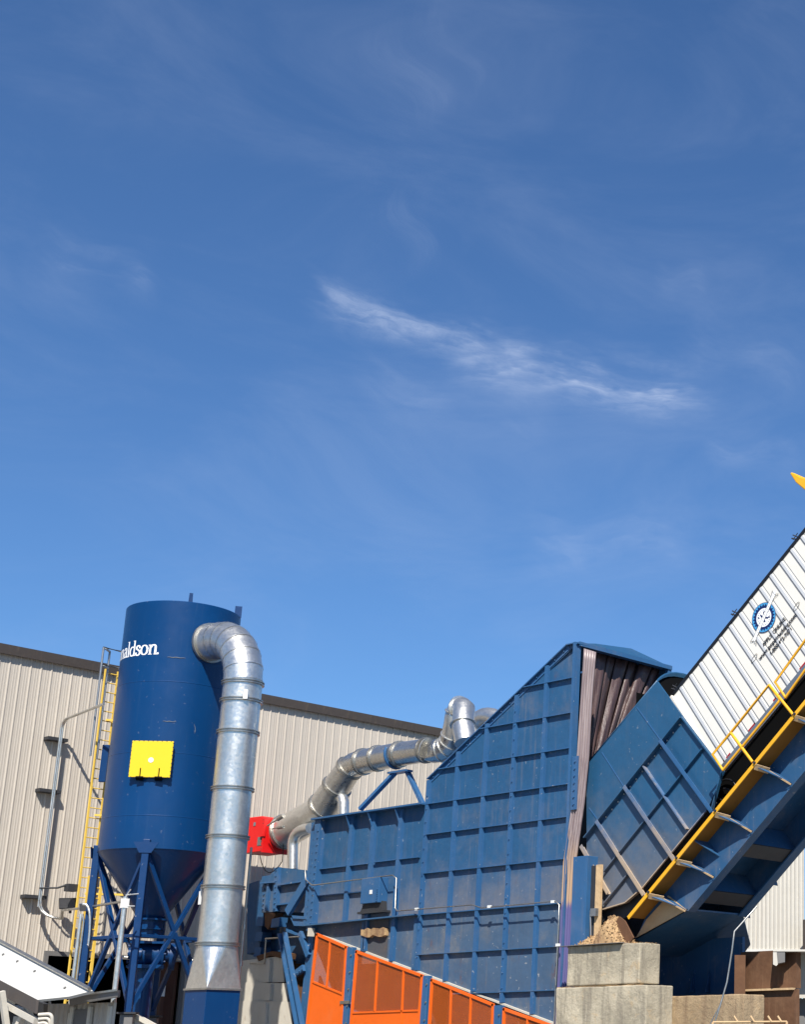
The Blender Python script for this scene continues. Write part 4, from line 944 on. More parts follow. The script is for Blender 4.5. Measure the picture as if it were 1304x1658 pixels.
# handrails
def rail(label, pts, posts, bottom=None):
    t = thing('handrail', label, 'handrail', G(*pts[0]), 'yellow handrails along the tipped platform')
    m = MB(); m.tube([G(*p) for p in pts], .035, 8); m.build('frame_tube', 'yellow', t)
    for a_, b_ in posts:
        m = MB(); m.tube([G(*a_), G(*b_)], .04, 8); m.build('post', 'yellow', t)
    return t
rail('lower yellow handrail beside the rear of the white trailer, with two posts', [(1171.6, 1247), (1154.7, 1221.5), (1184, 1186.5), (1246, 1109.5), (1252, 1117), (1264, 1133), (1260, 1139), (1171.6, 1247)], [((1184.6, 1187), (1219.5, 1234)), ((1246.4, 1109), (1285, 1157))])
rail('upper yellow handrail running off the right edge beside the lettered trailer', [(1273, 1129.6), (1256, 1104.5), (1304, 1038), (1380, 935), (1397, 960), (1304, 1086), (1273, 1129.6)], [((1320, 1018), (1350, 1078)), ((1380, 935), (1412, 990))])
# yellow arm end poking in at the right edge
m = MB(); pp = [(1279.5, 766.5), (1282, 764.5), (1287, 766), (1296, 771.5), (1304, 773.5), (1420, 800), (1420, 850), (1304, 793.5), (1289, 781)]
m.prism([on(x, y, 1, YH+.6) for x, y in pp], (0, .5, 0))
tag(m.build('yellow_arm', 'yellow', bevel=.03), 'blunt yellow arm tip poking into the sky above the trailer at the right edge', 'arm')

# ------------------------------------------------------------------ conveyor head left of the hopper
cv = thing('conveyor_machine', 'dark blue bolted conveyor head box between the silver duct and the hopper', 'conveyor', (-46, 32, 0))
m = MB(); m.prism([H(x, y, .25) for x, y in ((424, 1419), (437, 1417), (448, 1404), (497, 1409), (506, 1470), (506, 1478), (446, 1476), (424, 1478))], (0, 2.2, 0)); m.build('casing', 'blue_panel', cv)
m = MB(); m.prism([H(x, y, .5) for x, y in ((400, 1432), (424, 1424), (424, 1500), (420, 1540), (400, 1545))], (0, 2.2, 0)); m.build('side_casing', 'blue_dumper', cv)
m = MB()
for (a_, b_) in (((452, 1433), (492, 1427)), ((450, 1465), (476, 1462)), ((424, 1430), (448, 1428))):
    P_, Q_ = H(*a_, .17), H(*b_, .17); m.beam(P_, Q_, .16, .05, (0, 1, 0))
m.build('rib', 'blue_frame', cv)
m = MB(); P_, Q_ = H(450, 1405, .2), H(447, 1476, .2); m.beam(P_, Q_, .12, .22, (0, 1, 0)); m.bolts(P_-Yv*.06, Q_-Yv*.06, 8, .03); P_, Q_ = H(436, 1428, .2), H(432, 1475, .2); m.beam(P_, Q_, .1, .1, (0, 1, 0)); m.bolts(H(429, 1428, .24), H(425, 1476, .24), 6, .028); m.build('bolt_flange', 'blue_frame', cv)
m = MB(); m.beam(H(498, 1425, .0), H(466, 1478, .0), .12, .28, (0, 1, 0)); m.build('diagonal_brace', 'blue_frame', cv)
m = MB(); m.prism([H(x, y, .05) for x, y in ((470, 1486), (505, 1488), (512, 1500), (476, 1499))], (0, .35, 0)); m.prism([H(x, y, .0) for x, y in ((472, 1482), (506, 1485), (506, 1489), (474, 1487))], (0, .6, 0)); m.build('cross_beam', 'blue_frame', cv)
m = MB(); m.prism([H(x, y, -.05) for x, y in ((440, 1488), (453, 1485), (451, 1500), (438, 1502))], (0, .3, 0)); m.prism([H(x, y, .1) for x, y in ((452, 1501), (478, 1510), (478, 1514), (455, 1505))], (0, .3, 0)); m.build('bracket', 'blue_frame', cv)
m = MB()
for y0_ in (1484, 1509, 1534):
    m.prism([H(x, y, .35) for x, y in ((417-(y0_-1484)*.08, y0_), (427-(y0_-1484)*.08, y0_), (425-(y0_-1484)*.08, y0_+15), (414-(y0_-1484)*.08, y0_+15))], (0, .35, 0))
m.build('roller_bracket', 'blue_frame', cv)
m = MB(); m.prism([H(x, y, .9) for x, y in ((400, 1476), (508, 1476), (506, 1560), (478, 1560), (400, 1545))], (0, 1.6, 0)); m.build('shadowed_frame', 'blue_dumper', cv)
m = MB()
for (a_, b_) in (((453, 1512), (483, 1670)), ((461, 1510), (491, 1668))): m.beam(H(*a_, -.4), H(*b_, -.4), .16, .05, (0, 1, 0))
m.beam(H(457, 1511, -.33), H(487, 1669, -.33), .03, .2, (0, 1, 0)); m.build('leg', 'blue_frame', cv)
m = MB(); m.beam(H(486, 1510, .1), H(500, 1548, .1), .12, .16, (0, 1, 0)); m.build('brace', 'blue_frame', cv)
m = MB(); m.prism([H(x, y, .15) for x, y in ((494, 1560), (502, 1500), (509, 1500), (499, 1610), (490, 1670), (483, 1668))], (0, .15, 0)); m.build('leg', 'blue_frame', cv)
m = MB(); m.beam(H(472, 1582, .05), H(492, 1567, .05), .1, .2, (0, 1, 0)); m.bolts(H(474, 1580, -.02), H(491, 1568, -.02), 4, .03); m.build('brace', 'blue_frame', cv)
m = MB(); m.box(H(497.5, 1516, -.2)-V((.0, 0, 0)), H(510, 1503, -.0)); m.build('switch_box', 'cream', cv)
m = MB(); m.tube([H(430, 1520, -.1), H(484, 1517, -.1)], .03, 6); m.tube([H(431, 1520, -.1), H(428, 1560, -.1), H(405, 1560, -.1)], .03, 6); m.build('conduit', 'galvanised_dull', cv)
m = MB(); m.prism([H(x, y, .2) for x, y in ((428, 1478), (446, 1478), (444, 1484), (434, 1505), (429, 1500))], (0, .3, 0)); m.build('rusty_bracket', 'rust_wall', cv)
m = MB(); q = H(457, 1520, -.12); m.tube([q-Zu*.2, q+Zu*.35], .09, 10); m.disc(q+Zu*.1, Zu, .14, .06, 12); m.build('tensioner', 'dark_steel', cv)
# cream casing panels below
cp = thing('cream_casing', 'stack of overlapping rusty cream metal cover sheets left of the orange guards', 'casing', (-46, 33, 0))
def sheet(poly, o0, kind='cream', nm='cover_sheet'):
    m = MB(); m.prism([H(x, y, o0) for x, y in poly], (0, .03, 0)); return m.build(nm, kind, cp)
sheet([(388, 1556), (456, 1548), (460, 1590), (384, 1592)], .05); sheet([(384, 1590), (463, 1592), (466, 1622), (380, 1622)], -.03); sheet([(382, 1620), (470, 1622), (474, 1690), (376, 1690)], -.11)
for (x0, x1, ya_, yb2, o_) in ((431, 437, 1553, 1590, -.05), (429, 438, 1593, 1620, -.13), (424, 430, 1624, 1690, -.21)):
    m = MB(); m.prism([H(x0, ya_, o_), H(x1, ya_, o_), H(x1-2, yb2, o_), H(x0-3, yb2, o_)], (0, .1, 0)); m.build('stiffener', 'cream', cp)
m = MB(); q = H(425, 1600, .3); m.box((q.x-1, q.y, 0), (q.x+.8, q.y+1.6, H(430, 1556, .3).z)); m.build('casing_body', 'rust_wall', cp)
m = MB(); m.prism([H(x, y, .0) for x, y in ((415, 1548), (440, 1540), (458, 1543), (456, 1552), (438, 1547), (418, 1556))], (0, .5, 0)); m.build('torn_edge', 'rust_wall', cp)

# ------------------------------------------------------------------ spark duct: red box + galvanised duct
YD = YH+1.5
def Q(x, y): return on(x, y, 1, YD)
dk = thing('galvanised_duct', 'bending silver duct running from the red box up and over the blue hopper', 'duct', Q(600, 1240))
kpx = lambda x, y, r: r*(Q(x, y)-CAM).dot(Fw)/F     # px radius -> metres
segs = [((446, 1352), 26), ((462, 1347), 27), ((505, 1322), 26), ((524, 1307), 25), ((545, 1275), 23), ((566, 1244), 21), ((575, 1238), 20.5), ((588, 1233.5), 20), ((612, 1228), 19.5), ((648, 1221), 19.5), ((690, 1215), 19)]
m = MB(); P = [Q(*a) for a, r in segs]; Rr = [kpx(*a, r) for a, r in segs]
m.tube(P[:4], Rr[:4], 40); m.build('inlet_run', 'galvanised', dk); m = MB(); m.tube(P[3:], Rr[3:], 40); m.build('main_run', 'galvanised_mid', dk)
for k in (1, 3, 4, 5, 7, 8, 9, 10):
    t_ = (P[min(k+1, len(P)-1)]-P[k-1]).normalized(); m = MB(); m.disc(P[k]-t_*.04, t_, Rr[k]+.045, .03, 36); m.tube([P[k]-t_*.03, P[k]+t_*.03], Rr[k]+.02, 36, False); m.disc(P[k]+t_*.04, t_, Rr[k]+.045, .03, 36); m.build('flange', 'galvanised_dull', dk)
e = P[-1]; r_ = Rr[-1]
P2 = [e+Xv*.02]+arc(e, Q(716, 1221)+Yv*.3, Q(730, 1190)+Yv*.1, 5)+arc(Q(738, 1172), Q(741, 1138), Q(756, 1150)-Yv*.1, 6)+[Q(760, 1175)-Yv*.25, Q(767, 1205)-Yv*.3]
m = MB(); m.tube(P2[:7], r_, 30); m.build('rising_elbow', 'galvanised_mid', dk)
m = MB(); m.tube(P2[6:], [r_*.98]*4+[r_*.93]*(len(P2)-10), 30); m.build('top_elbow', 'galvanised', dk)
m = MB()
for k in (1, 3, 4, 5, 6, 9, 11, 14):
    if k < len(P2)-1: t_ = (P2[k+1]-P2[k-1]).normalized(); m.disc(P2[k], t_, r_+.03, .025, 30)
m.build('seam_band', 'galvanised', dk)
m = MB(); Q2 = lambda x, y: on(x, y, 1, YD+1.6); m.tube([Q2(768, 1215)]+arc(Q2(768, 1182), Q2(776, 1150), Q2(806, 1164), 7)+[Q2(820, 1190)], kpx(780, 1160, 15), 24); m.build('rear_branch', 'galvanised', dk)
# branches
m = MB(); zj = H(474, 1404, .9)
m.tube([H(474, 1408, 1.0), H(474, 1372, 1.0)]+arc(H(474, 1368, 1.0), H(475, 1342, 1.0), H(502, 1341, .9), 6), .17, 20); m.build('branch_pipe', 'galvanised', dk)
m = MB(); m.tube([Q(556, 1322), Q(556, 1300)]+arc(Q(556, 1300), Q(554, 1284), Q(538, 1290), 5), .19, 20); m.build('branch_pipe', 'galvanised', dk)
# red box
rx = thing('abort_gate', 'bright red square damper box on the silver duct beside the tall exhaust duct', 'damper', Q(424, 1350))
m = MB(); p0, p1 = Q(424, 1350), Q(443, 1350); w_ = kpx(424, 1350, 27)
a = on(396, 1354, 1, YD-.7); b = on(427, 1348, 1, YD-.7); b.z = a.z-.02
m.prism([(a.x, YD-.7, a.z-.58), (b.x, YD-.7, a.z-.58), (b.x, YD-.7, a.z+.48), (b.x-.2, YD-.7, a.z+.60), (a.x, YD-.7, a.z+.62)], (0, .95, 0)); m.build('housing', 'red', rx, bevel=.02)
m = MB(); m.box((b.x, YD-.74, a.z-.62), (b.x+.06, YD+.25, a.z+.5)); m.build('frame', 'red', rx); m = MB(); m.box((b.x-.1, YD-.78, a.z-.1), (b.x+.10, YD-.705, a.z+.28)); m.build('lever_bracket', 'red', rx)
m = MB()
for k in range(9): m.bolts((b.x-.04, YD-.70, a.z-.5+k*.12), (b.x-.04, YD-.70, a.z-.5+k*.12), 1, .018)
m.build('bolts', 'dark_steel', rx)
m = MB(); m.box((b.x-.30, YD-.715, a.z-.38), (b.x-.10, YD-.702, a.z-.1)); m.build('name_plate', 'trim_grey', rx); m = MB(); m.box((b.x-.62, YD-.715, a.z+.3), (b.x-.5, YD-.702, a.z+.42)); m.build('sticker', 'seam_shade_grey', rx)
LVp = lambda x, y: on(x, y, 1, YD-.86)
m = MB(); m.tube([LVp(433, 1337), LVp(452, 1325)], .025, 8); m.tube([LVp(450, 1326.5), LVp(459, 1320.5)], .07, 10); m.build('weight_lever', 'galvanised_dull', rx)
m = MB(); m.tube([LVp(440, 1342), LVp(452, 1340)], .02, 8); m.tube([LVp(450, 1340.5), LVp(459, 1338.5)], .055, 10); m.build('weight_lever', 'galvanised_dull', rx)
# A-frame support
af = thing('duct_support', 'blue A shaped steel stand holding the silver duct above the hopper', 'stand', H(640, 1310, 1))
sT = Q(648, 1250)
m = MB(); m.beam(sT-Xv*.25, Q(600, 1313)-Yv*.4, .16, .1, (0, 1, 0)); m.build('leg', 'blue_frame', af)
m = MB(); m.beam(sT+Xv*.25+Yv*.1, Q(682, 1304)+Yv*.1, .16, .1, (0, 1, 0)); m.build('leg', 'blue_frame', af)
m = MB(); m.beam(sT-Xv*.45, sT+Xv*.45, .3, .06, (0, 1, 0)); m.build('saddle', 'blue_frame', af)
m = MB(); c_ = Q(641, 1222); 
pts2 = [c_+(Yv*math.cos(t_*.3)+Zu*math.sin(t_*.3))*(Rr[-1]+.06) for t_ in range(9, 23)]
m.tube(pts2, .05, 6); m.build('strap', 'blue_frame', af)

# ------------------------------------------------------------------ orange guards
YO = YH-.30
def O(x, y, o=0): return on(x, y, 1, YO+o)
def guard(label, poly, mesh_poly, solid, bars):
    t = thing('safety_guard', label, 'guard', O(*poly[0]), 'orange guard screens below the hopper')
    m = MB(); n = len(poly)
    for i in range(n): m.beam(O(*poly[i]), O(*poly[(i+1) % n]), .06, .075, (0, 1, 0), .03)
    m.build('frame', 'orange', t)
    m = MB(); m.add([O(*p, .01) for p in mesh_poly], [list(range(len(mesh_poly)))]); m.build('mesh_screen', 'orange_mesh', t)
    if solid: m = MB(); m.prism([O(*p, .0) for p in solid], (0, .02, 0)); m.build('solid_panel', 'orange', t)
    for a_, b_ in bars:
        m = MB(); m.beam(O(*a_), O(*b_), .05, .05, (0, 1, 0)); m.build('bar', 'orange', t)
guard('leftmost orange guard with a mesh top and solid lower panel, tall and narrow', [(514, 1513), (561, 1534), (551, 1690), (494, 1690)], [(514, 1513), (561, 1534), (556, 1610), (505, 1589)], [(505, 1589), (556, 1610), (551, 1690), (494, 1690)], [((505, 1589), (556, 1610)), ((535, 1523), (529, 1599))])
guard('wide orange guard with two mesh windows over a solid panel, between blue posts', [(578, 1541), (684, 1580), (676, 1690), (566, 1690)], [(578, 1541), (684, 1580), (678, 1636), (570, 1640)], [(570, 1640), (678, 1636), (676, 1690), (566, 1690)], [((570, 1640), (679, 1636)), ((612, 1554), (607, 1638)), ((654, 1570), (649, 1690))])
guard('orange mesh guard with two thin uprights, third from the left', [(700, 1587), (799, 1627), (796, 1720), (692, 1720)], [(700, 1587), (799, 1627), (796, 1720), (692, 1720)], None, [((731, 1600), (727, 1720)), ((763, 1613), (759, 1720))])
guard('rightmost orange mesh guard, mostly below the picture edge under the hopper', [(817, 1634), (900, 1663), (897, 1760), (812, 1760)], [(817, 1634), (900, 1663), (897, 1760), (812, 1760)], None, [((855, 1648), (851, 1760))])
for i, (x, y, lab) in enumerate(((568, 1534, 'blue post standing between the first and second orange guards'), (690, 1580, 'blue post standing between the second and third orange guards'), (807, 1628, 'blue post standing between the third and last orange guards'))):
    t = thing('guard_post', lab, 'post', (O(x, y).x, YO, 0), 'blue posts between the orange guards')
    q = O(x, y, .05); m = MB(); m.box((q.x-.16, q.y-.05, 0), (q.x+.16, q.y+.1, q.z)); m.build('post', 'blue_frame', t, bevel=.01)
    m = MB(); m.bolts((q.x+.13, q.y-.05, 0), (q.x+.13, q.y-.05, q.z), int(q.z/.45), .03)
    if i == 0: z_ = O(562, 1622).z; m.box((q.x-.2, q.y-.09, z_-.06), (q.x+.24, q.y-.052, z_+.03))
    m.build('clip', 'galvanised_dull', t)

# ------------------------------------------------------------------ concrete blocks + sawdust
YK = YH-.75
WEAR = bpy.data.textures.new('wear', 'CLOUDS'); WEAR.noise_scale = .45; WEAR.noise_depth = 5
def block(label, x0, x1, z0, z1, y0, y1, mat='concrete', grp='stacked concrete blocks beside the hopper'):
    m = MB(); m.box((x0, y0, z0), (x1, y1, z1)); o = m.build('concrete_block', mat, bevel=.03)
    sb = o.modifiers.new('cuts', 'SUBSURF'); sb.subdivision_type = 'SIMPLE'; sb.levels = 6; sb.render_levels = 6
    ds = o.modifiers.new('wear', 'DISPLACE'); ds.texture = WEAR; ds.strength = .028; ds.mid_level = .55; ds.texture_coords = 'GLOBAL'
    return tag(o, label, 'concrete block', grp)
def K(x, y): return on(x, y, 1, YK)
k0, k1, k2 = K(920, 1533), K(1037, 1531), K(1037, 1593)
bx0, bx1 = k0.x, k1.x; bz1 = k0.z; bz0 = k2.z
block('upper grey concrete block under the sawdust pile', bx0, bx1, bz0+.01, bz1, YK, YK+.75)
kk0, kk1 = K(908, 1599), K(1046, 1597); bh = bz1-bz0
block('wider grey concrete block directly below the topmost block', kk0.x-.03, kk1.x+.15, bz0-1.15, bz0-.03, YK-.12, YK+.85)
block('lowest grey concrete block on the ground at the foot of the stack', kk0.x-.1, kk1.x+.2, -.1, bz0-1.17, YK-.14, YK+.85)
# tan blocks to the right
q = on(1150, 1611, 1, YH+.3); zt_ = q.z; xa = on(1070, 1611, 1, YH+.3).x; xb = on(1205, 1611, 1, YH+.3).x
block('tan dusty concrete block under the shaded dumper foot, right of the grey stack', xa-.5, xb, zt_-1.3, zt_, YH+.3, YH+1.1, 'concrete_tan', 'tan blocks under the dumper')
block('tan concrete block at ground level under the dumper foot', xa-.5, xb, -.1, zt_-1.32, YH+.28, YH+1.1, 'concrete_tan', 'tan blocks under the dumper')
# sawdust pile
m = MB(); n = 26; x0, x1 = bx0-.05, K(1012, 1530).x; pk = K(975, 1496)
vs = []
for i in range(n+1):
    for j in range(15):
        fx = i/n; fy = j/14; e = math.sin(math.pi*min(1, max(0, fx)))**.8*math.sin(math.pi*fy)**.6
        pkx = max(math.exp(-((fx-.62)/.22)**2), .42*math.exp(-((fx-.3)/.3)**2))
        vs.append((x0+(x1-x0)*fx, YK+.03+.8*fy, bz1-.03+.80*e*pkx+(random.uniform(-.045, .045) if 0 < i < n and 0 < j < 14 else 0)))
m.add(vs, [[i*15+j, (i+1)*15+j, (i+1)*15+j+1, i*15+j+1] for i in range(n) for j in range(14)])
for i in range(1100):
    fx, fy = random.random(), random.random(); pkx = max(math.exp(-((fx-.62)/.22)**2), .42*math.exp(-((fx-.3)/.3)**2)); e = math.sin(math.pi*fx)**.8*math.sin(math.pi*fy)**.6
    c = V((x0+(x1-x0)*fx, YK+.03+.8*fy, bz1-.01+.80*e*pkx)); s_ = random.uniform(.008, .026); d1 = V((random.uniform(-1, 1), random.uniform(-1, 1), random.uniform(-.4, .8))).normalized()
    m.beam(c, c+d1*s_*2.2, s_, s_*.5)
for i in range(500):
    c = V((random.uniform(kk0.x, kk1.x), YK-.1+random.random()*.9, bz0-.0)) if i % 3 == 0 else V((random.uniform(bx0, bx1), YK+.02+random.random()*.6, bz1+.012))
    if i % 3 == 0: c.y = YK-.1+random.random()*.08; c.z = bz0-.02
    s_ = random.uniform(.008, .02); d1 = V((random.uniform(-1, 1), random.uniform(-1, 1), .1)).normalized(); m.beam(c, c+d1*s_*2.2, s_, s_*.5)
tag(m.build('sawdust_pile', 'sawdust'), 'heap of brown sawdust spilled on the topmost concrete block', 'sawdust', kind='stuff')
m = MB(); q0, q1 = K(905, 1534), K(1010, 1529); m.beam(V((q0.x, YK+.02, bz1+.012)), V((q1.x, YK+.02, bz1+.02)), .3, .012, (0, 1, 0))
tag(m.build('metal_strip', 'galvanised_dull'), 'thin metal strip lying along the front edge of the topmost block under the sawdust', 'strip')

# ------------------------------------------------------------------ rusty wall, right buildings
rw = thing('rusty_wall', 'rust brown stained steel retaining wall half in shade under the dumper', 'wall', D(1240, 1650, 40))
YR = YW+2.1
def Rw(x, y, d=0): return on(x, y, 1, YR+d)
a = Rw(1200, 1600); b = Rw(1290, 1600); a.z = b.z = 0; zt2 = Rw(1235, 1540).z; zm = Rw(1235, 1603).z
m = MB(); m.prism([a+Zu*(zm+.02), b+Zu*(zm+.02), b+Zu*zt2, a+Zu*zt2], Yv*.2); m.build('upper_plate', 'rust_wall', rw)
m = MB(); m.prism([a-Yv*.06, b-Yv*.06, b-Yv*.06+Zu*zm, a-Yv*.06+Zu*zm], Yv*.2); m.build('lower_plate', 'rust_wall', rw)
m = MB(); m.beam(a+Zu*zm-Yv*.1, b+Zu*zm-Yv*.1, .14, .05, Yv); m.build('ledge', 'tan_dust', rw)
a2 = Rw(1199, 1600, -.3); a2.z = 0; m = MB(); m.beam(a2, a2+Zu*(zt2-.1), .28, .2, Rt); m.build('post', 'rust_wall', rw)
pr_ = MB(); pr_.tube([D(1155, 1655, 36), D(1275, 1654, 36.5)], .02, 8)
for x in (1195, 1222, 1250, 1266): q = D(x, 1654, 36.2); pr_.tube([q, q+Zu*.12-Rt*.08], .025, 6)
q = D(1155, 1655, 36); pr_.tube([q, V((q.x, q.y, 0))], .03, 8); q = D(1275, 1654, 36.5); pr_.tube([q, V((q.x, q.y, 0))], .03, 8)
tag(pr_.build('pipe_rail', 'tan_dust'), 'dusty thin pipe rail crossing in front of the rusty wall at the bottom edge', 'rail')
# white building behind
wb = thing('white_building', 'white ribbed metal building seen below the tipped dumper at the right', 'building', D(1260, 1600, 75))
dz = 75; p0 = D(1203, 1500, dz); p1 = D(1299, 1500, dz); p0.z = p1.z = 0; zt3 = elz(1250, 1330, (p1-V((0, 0, 0))).length)
m = MB(); L_ = (p1-p0).length; ux = (p1-p0).normalized(); vs = []; x = 0; pr2 = []
while x < L_: pr2 += [(x, 0), (x+.09, 0), (x+.12, .06), (x+.15, .06), (x+.18, 0)]; x += .19
for i in range(len(pr2)-1):
    q0 = p0+ux*pr2[i][0]-Fh*pr2[i][1]; q1 = p0+ux*pr2[i+1][0]-Fh*pr2[i+1][1]; zz = elz(1250, 1539, L_*0+(p1).length)
    m.add([q0+Zu*zz, q1+Zu*zz, q1+Zu*zt3, q0+Zu*zt3], [[0, 1, 2, 3]])
m.build('wall', 'pale_cladding', wb)
m = MB(); m.prism([p0+Zu*zt3, p1+Zu*zt3, p1+Zu*(zt3+.3), p0+Zu*(zt3+.3)], Fh*14); m.prism([p0+Fh*.1, p1+Fh*.1, p1+Fh*.1+Zu*(zt3-.1), p0+Fh*.1+Zu*(zt3-.1)], Fh*.2); m.build('roof', 'trim_grey', wb)
m = MB(); q0 = p1+Zu*zz; m.prism([p0+Zu*(zz-.05)-Fh*.1, p1+Zu*(zz-.05)-Fh*.1, p1+Zu*(zz+.05)-Fh*.1, p0+Zu*(zz+.05)-Fh*.1], Fh*.2); m.build('base_trim', 'white_roof', wb)
m = MB(); a = D(1301, 1489, 74); m.box(a+V((0, 0, -3.5)), a+V((6, 4, 0))); m.build('dark_annex', 'fascia', wb)
# small grey shed corner at the right edge
sh_ = thing('lean_to', 'grey and white corrugated lean-to corner with a maroon post at the right edge', 'shed', D(1285, 1650, 42))
def S(x, y, d=42): return D(x, y, d)
m = MB(); x_ = 1272.0; q0 = S(1271, 1640); q1 = S(1330, 1640); q0.z = q1.z = 0; L_ = (q1-q0).length; ux = (q1-q0).normalized(); zt4 = elz(1285, 1543, q0.length); zb4 = elz(1285, 1616, q0.length); pr2 = []; x = 0
while x < L_: pr2 += [(x, 0), (x+.17, 0), (x+.22, .06), (x+.26, .06), (x+.31, 0)]; x += .31
for i in range(len(pr2)-1):
    a = q0+ux*(pr2[i][0]+.06)-Fh*pr2[i][1]; b = q0+ux*(pr2[i+1][0]+.06)-Fh*pr2[i+1][1]; m.add([a+Zu*zb4, b+Zu*zb4, b+Zu*zt4, a+Zu*zt4], [[0, 1, 2, 3]])
m.build('cladding', 'pale_cladding', sh_)
m = MB(); m.beam(q0, q0+Zu*(zt4-.1), .07, .12, Rt); m.build('corner_trim', 'cream', sh_)
m = MB(); q = q0+ux*.16; m.beam(q+Fh*.1, q+Fh*.1+Zu*zb4, .10, .12, Rt); m.build('post', 'maroon', sh_)
m = MB(); q = q0+ux*.30+Fh*.4; m.prism([q, q+ux*.6, q+ux*.6+Zu*zb4, q+Zu*zb4], Fh*.05); m.build('inner_panel', 'trim_grey', sh_)
m = MB(); a = q0-ux*.28+Zu*(zt4-.02)-Fh*.95; m.prism([a, a+ux*2.2, a+ux*2.2+Zu*.05, a+Zu*.05], Fh*1.2); m.prism([a+Zu*-.02, a+V((0, 0, -.32)), a+ux*.08-Zu*.36, a+ux*.12-Zu*.32, a+ux*.09-Zu*.02], -Fh*.02); m.build('eave', 'pale_cladding', sh_)
m = MB(); m.prism([a-Zu*.3+Fh*.02, a-Zu*.3+ux*.1+Fh*.02, a+ux*.3-Zu*.26+Fh*.02, a+ux*.3+Fh*.02, a+Fh*.02], Fh*.9); m.build('gutter', 'trim_grey', sh_)

# ------------------------------------------------------------------ lower left: white roof, small shed, poles
cr = thing('conveyor_cover', 'steep white sheet roof with brown edge over a pale steel frame, bottom left corner', 'canopy', D(30, 1650, 34))
e0, e1, r1, r0 = D(59, 1619, 34.0), D(150, 1604, 34.0), D(0, 1524, 36.0), D(0, 1588, 35.2)
up_l = (r0-e0)*2.2; up_r = (r1-e1)*1.5
A_, B_ = e0, e1; A_ = D(59, 1619, 34.0); B_ = D(150, 1604, 33.6)
nn = (B_-A_).cross(r0-A_).normalized()
def onp(x, y): r = ray(x, y); return CAM+r*(((A_-CAM).dot(nn))/r.dot(nn))
Cc, Dd = onp(-90, 1476), onp(-90, 1541); F_ = onp(112, 1613.5)
if nn.dot(CAM-A_) < 0: nn = -nn
m = MB(); m.prism([A_, F_, B_, Cc, Dd], -nn*.06); m.build('roof_sheet', 'white_roof', cr)
m = MB(); sdv = (Dd-A_).normalized()
m.prism([A_+nn*.01, A_-Zu*.27, Dd-Zu*.27, Dd+nn*.01], (B_-A_).normalized()*.05-nn*.02); m.build('fascia', 'fascia', cr)
m = MB(); m.beam(B_+nn*.04-(B_-A_).normalized()*.05, Cc+nn*.04-(B_-A_).normalized()*.05, .1, .06, nn); m.build('edge_flashing', 'galvanised_dull', cr)
m = MB(); m.beam(A_-Zu*.42-Fh*-.1, Dd-Zu*.42+Fh*.1, .12, .1, Zu); m.build('rail_beam', 'cream', cr)
for (x0_, y0_, x1_, y1_) in ((44, 1630, 60, 1690), (2, 1605, 14, 1690), (42, 1634, 22, 1675)):
    m = MB(); m.beam(D(x0_, y0_, 34.6), D(x1_, y1_, 34.6), .11, .11); m.build('frame_member', 'cream', cr)
m = MB(); pz = D(5, 1600, 36.5); m.prism([D(-20, 1590, 36.5), D(70, 1625, 36.5), D(70, 1700, 36.5), D(-20, 1700, 36.5)], Fh*.3); m.build('machine_body', 'dark_steel', cr)
m = MB()
for (x0_, y0_, x1_, y1_) in ((22, 1650, 60, 1652), (20, 1660, 55, 1657), (24, 1632, 44, 1640), (8, 1612, 26, 1622)): m.beam(D(x0_, y0_, 36.2), D(x1_, y1_, 36.2), .08, .12)
m.build('machine_beam', 'cream', cr)
m = MB()
for z_ in range(4):
    p = D([5, 28, 56, 105][z_], [1546, 1557, 1573, 1600][z_], 34.0); 
    # rivet heads sit on the sheet plane
    t_ = ((A_-CAM).dot(nn))/((p-CAM).dot(nn)); p = CAM+(p-CAM)*t_; m.disc(p+nn*.01, nn, .03, .03, 8)
m.build('screw_head', 'trim_grey', cr)
for (x0_, y0_, x1_, y1_) in ((-10, 1545, -4, 1800), (118, 1615, 118, 1800)):
    m = MB(); q = D(x1_ if x1_ > 0 else x0_, 1640, 34.8); m.beam(V((q.x, q.y, 0)), q, .14, .14); m.build('support_post', 'cream', cr)
# pipes
pb = thing('pipe_bundle', 'three bent pale pipes curving down beside the small shed wall', 'pipes', D(78, 1655, 33.5))
for k in range(3):
    m = MB(); y_ = 1642+k*7; x_ = 84-k*3.5; m.tube([D(62, y_+1, 33.6), D(x_-8, y_, 33.6)]+arc(D(x_-6, y_, 33.6), D(x_, y_, 33.6), D(x_, y_+9, 33.6), 5)+[D(x_-1, 1700, 33.6)], .035, 8); m.build('pipe', 'cream', pb)
# small shed
ss = thing('small_shed', 'small shaded metal shed with a grey fascia and door at the foot of the silo', 'shed', D(150, 1650, 35))
f0, f1 = D(112, 1614, 34.6), D(191, 1603, 33.2)
m = MB(); f2, f3 = D(190, 1614, 33.2), D(112, 1628, 34.6); m.prism([f0, f1, f2, f3], Fh*.12); m.build('fascia', 'trim_grey', ss)
m = MB(); vd_ = V((f0.x, f0.y, 0)).normalized(); bk = vd_*2.5+Zu*.05; m.prism([f0+Zu*.02-Fh*.05, f1+Zu*.02-Fh*.05, f1+bk, f0+bk], (0, 0, -.04)); m.build('roof', 'galvanised_dull', ss)
wa, wb_ = D(76, 1640, 35.2), D(185, 1640, 34.2); wa.z = wb_.z = 0; ux = (wb_-wa).normalized(); L_ = (wb_-wa).length; m = MB(); x = 0; pr2 = []
while x < L_: pr2 += [(x, 0), (x+.09, 0), (x+.12, .04), (x+.15, .04), (x+.18, 0)]; x += .18
nw = V((ux.y, -ux.x, 0))
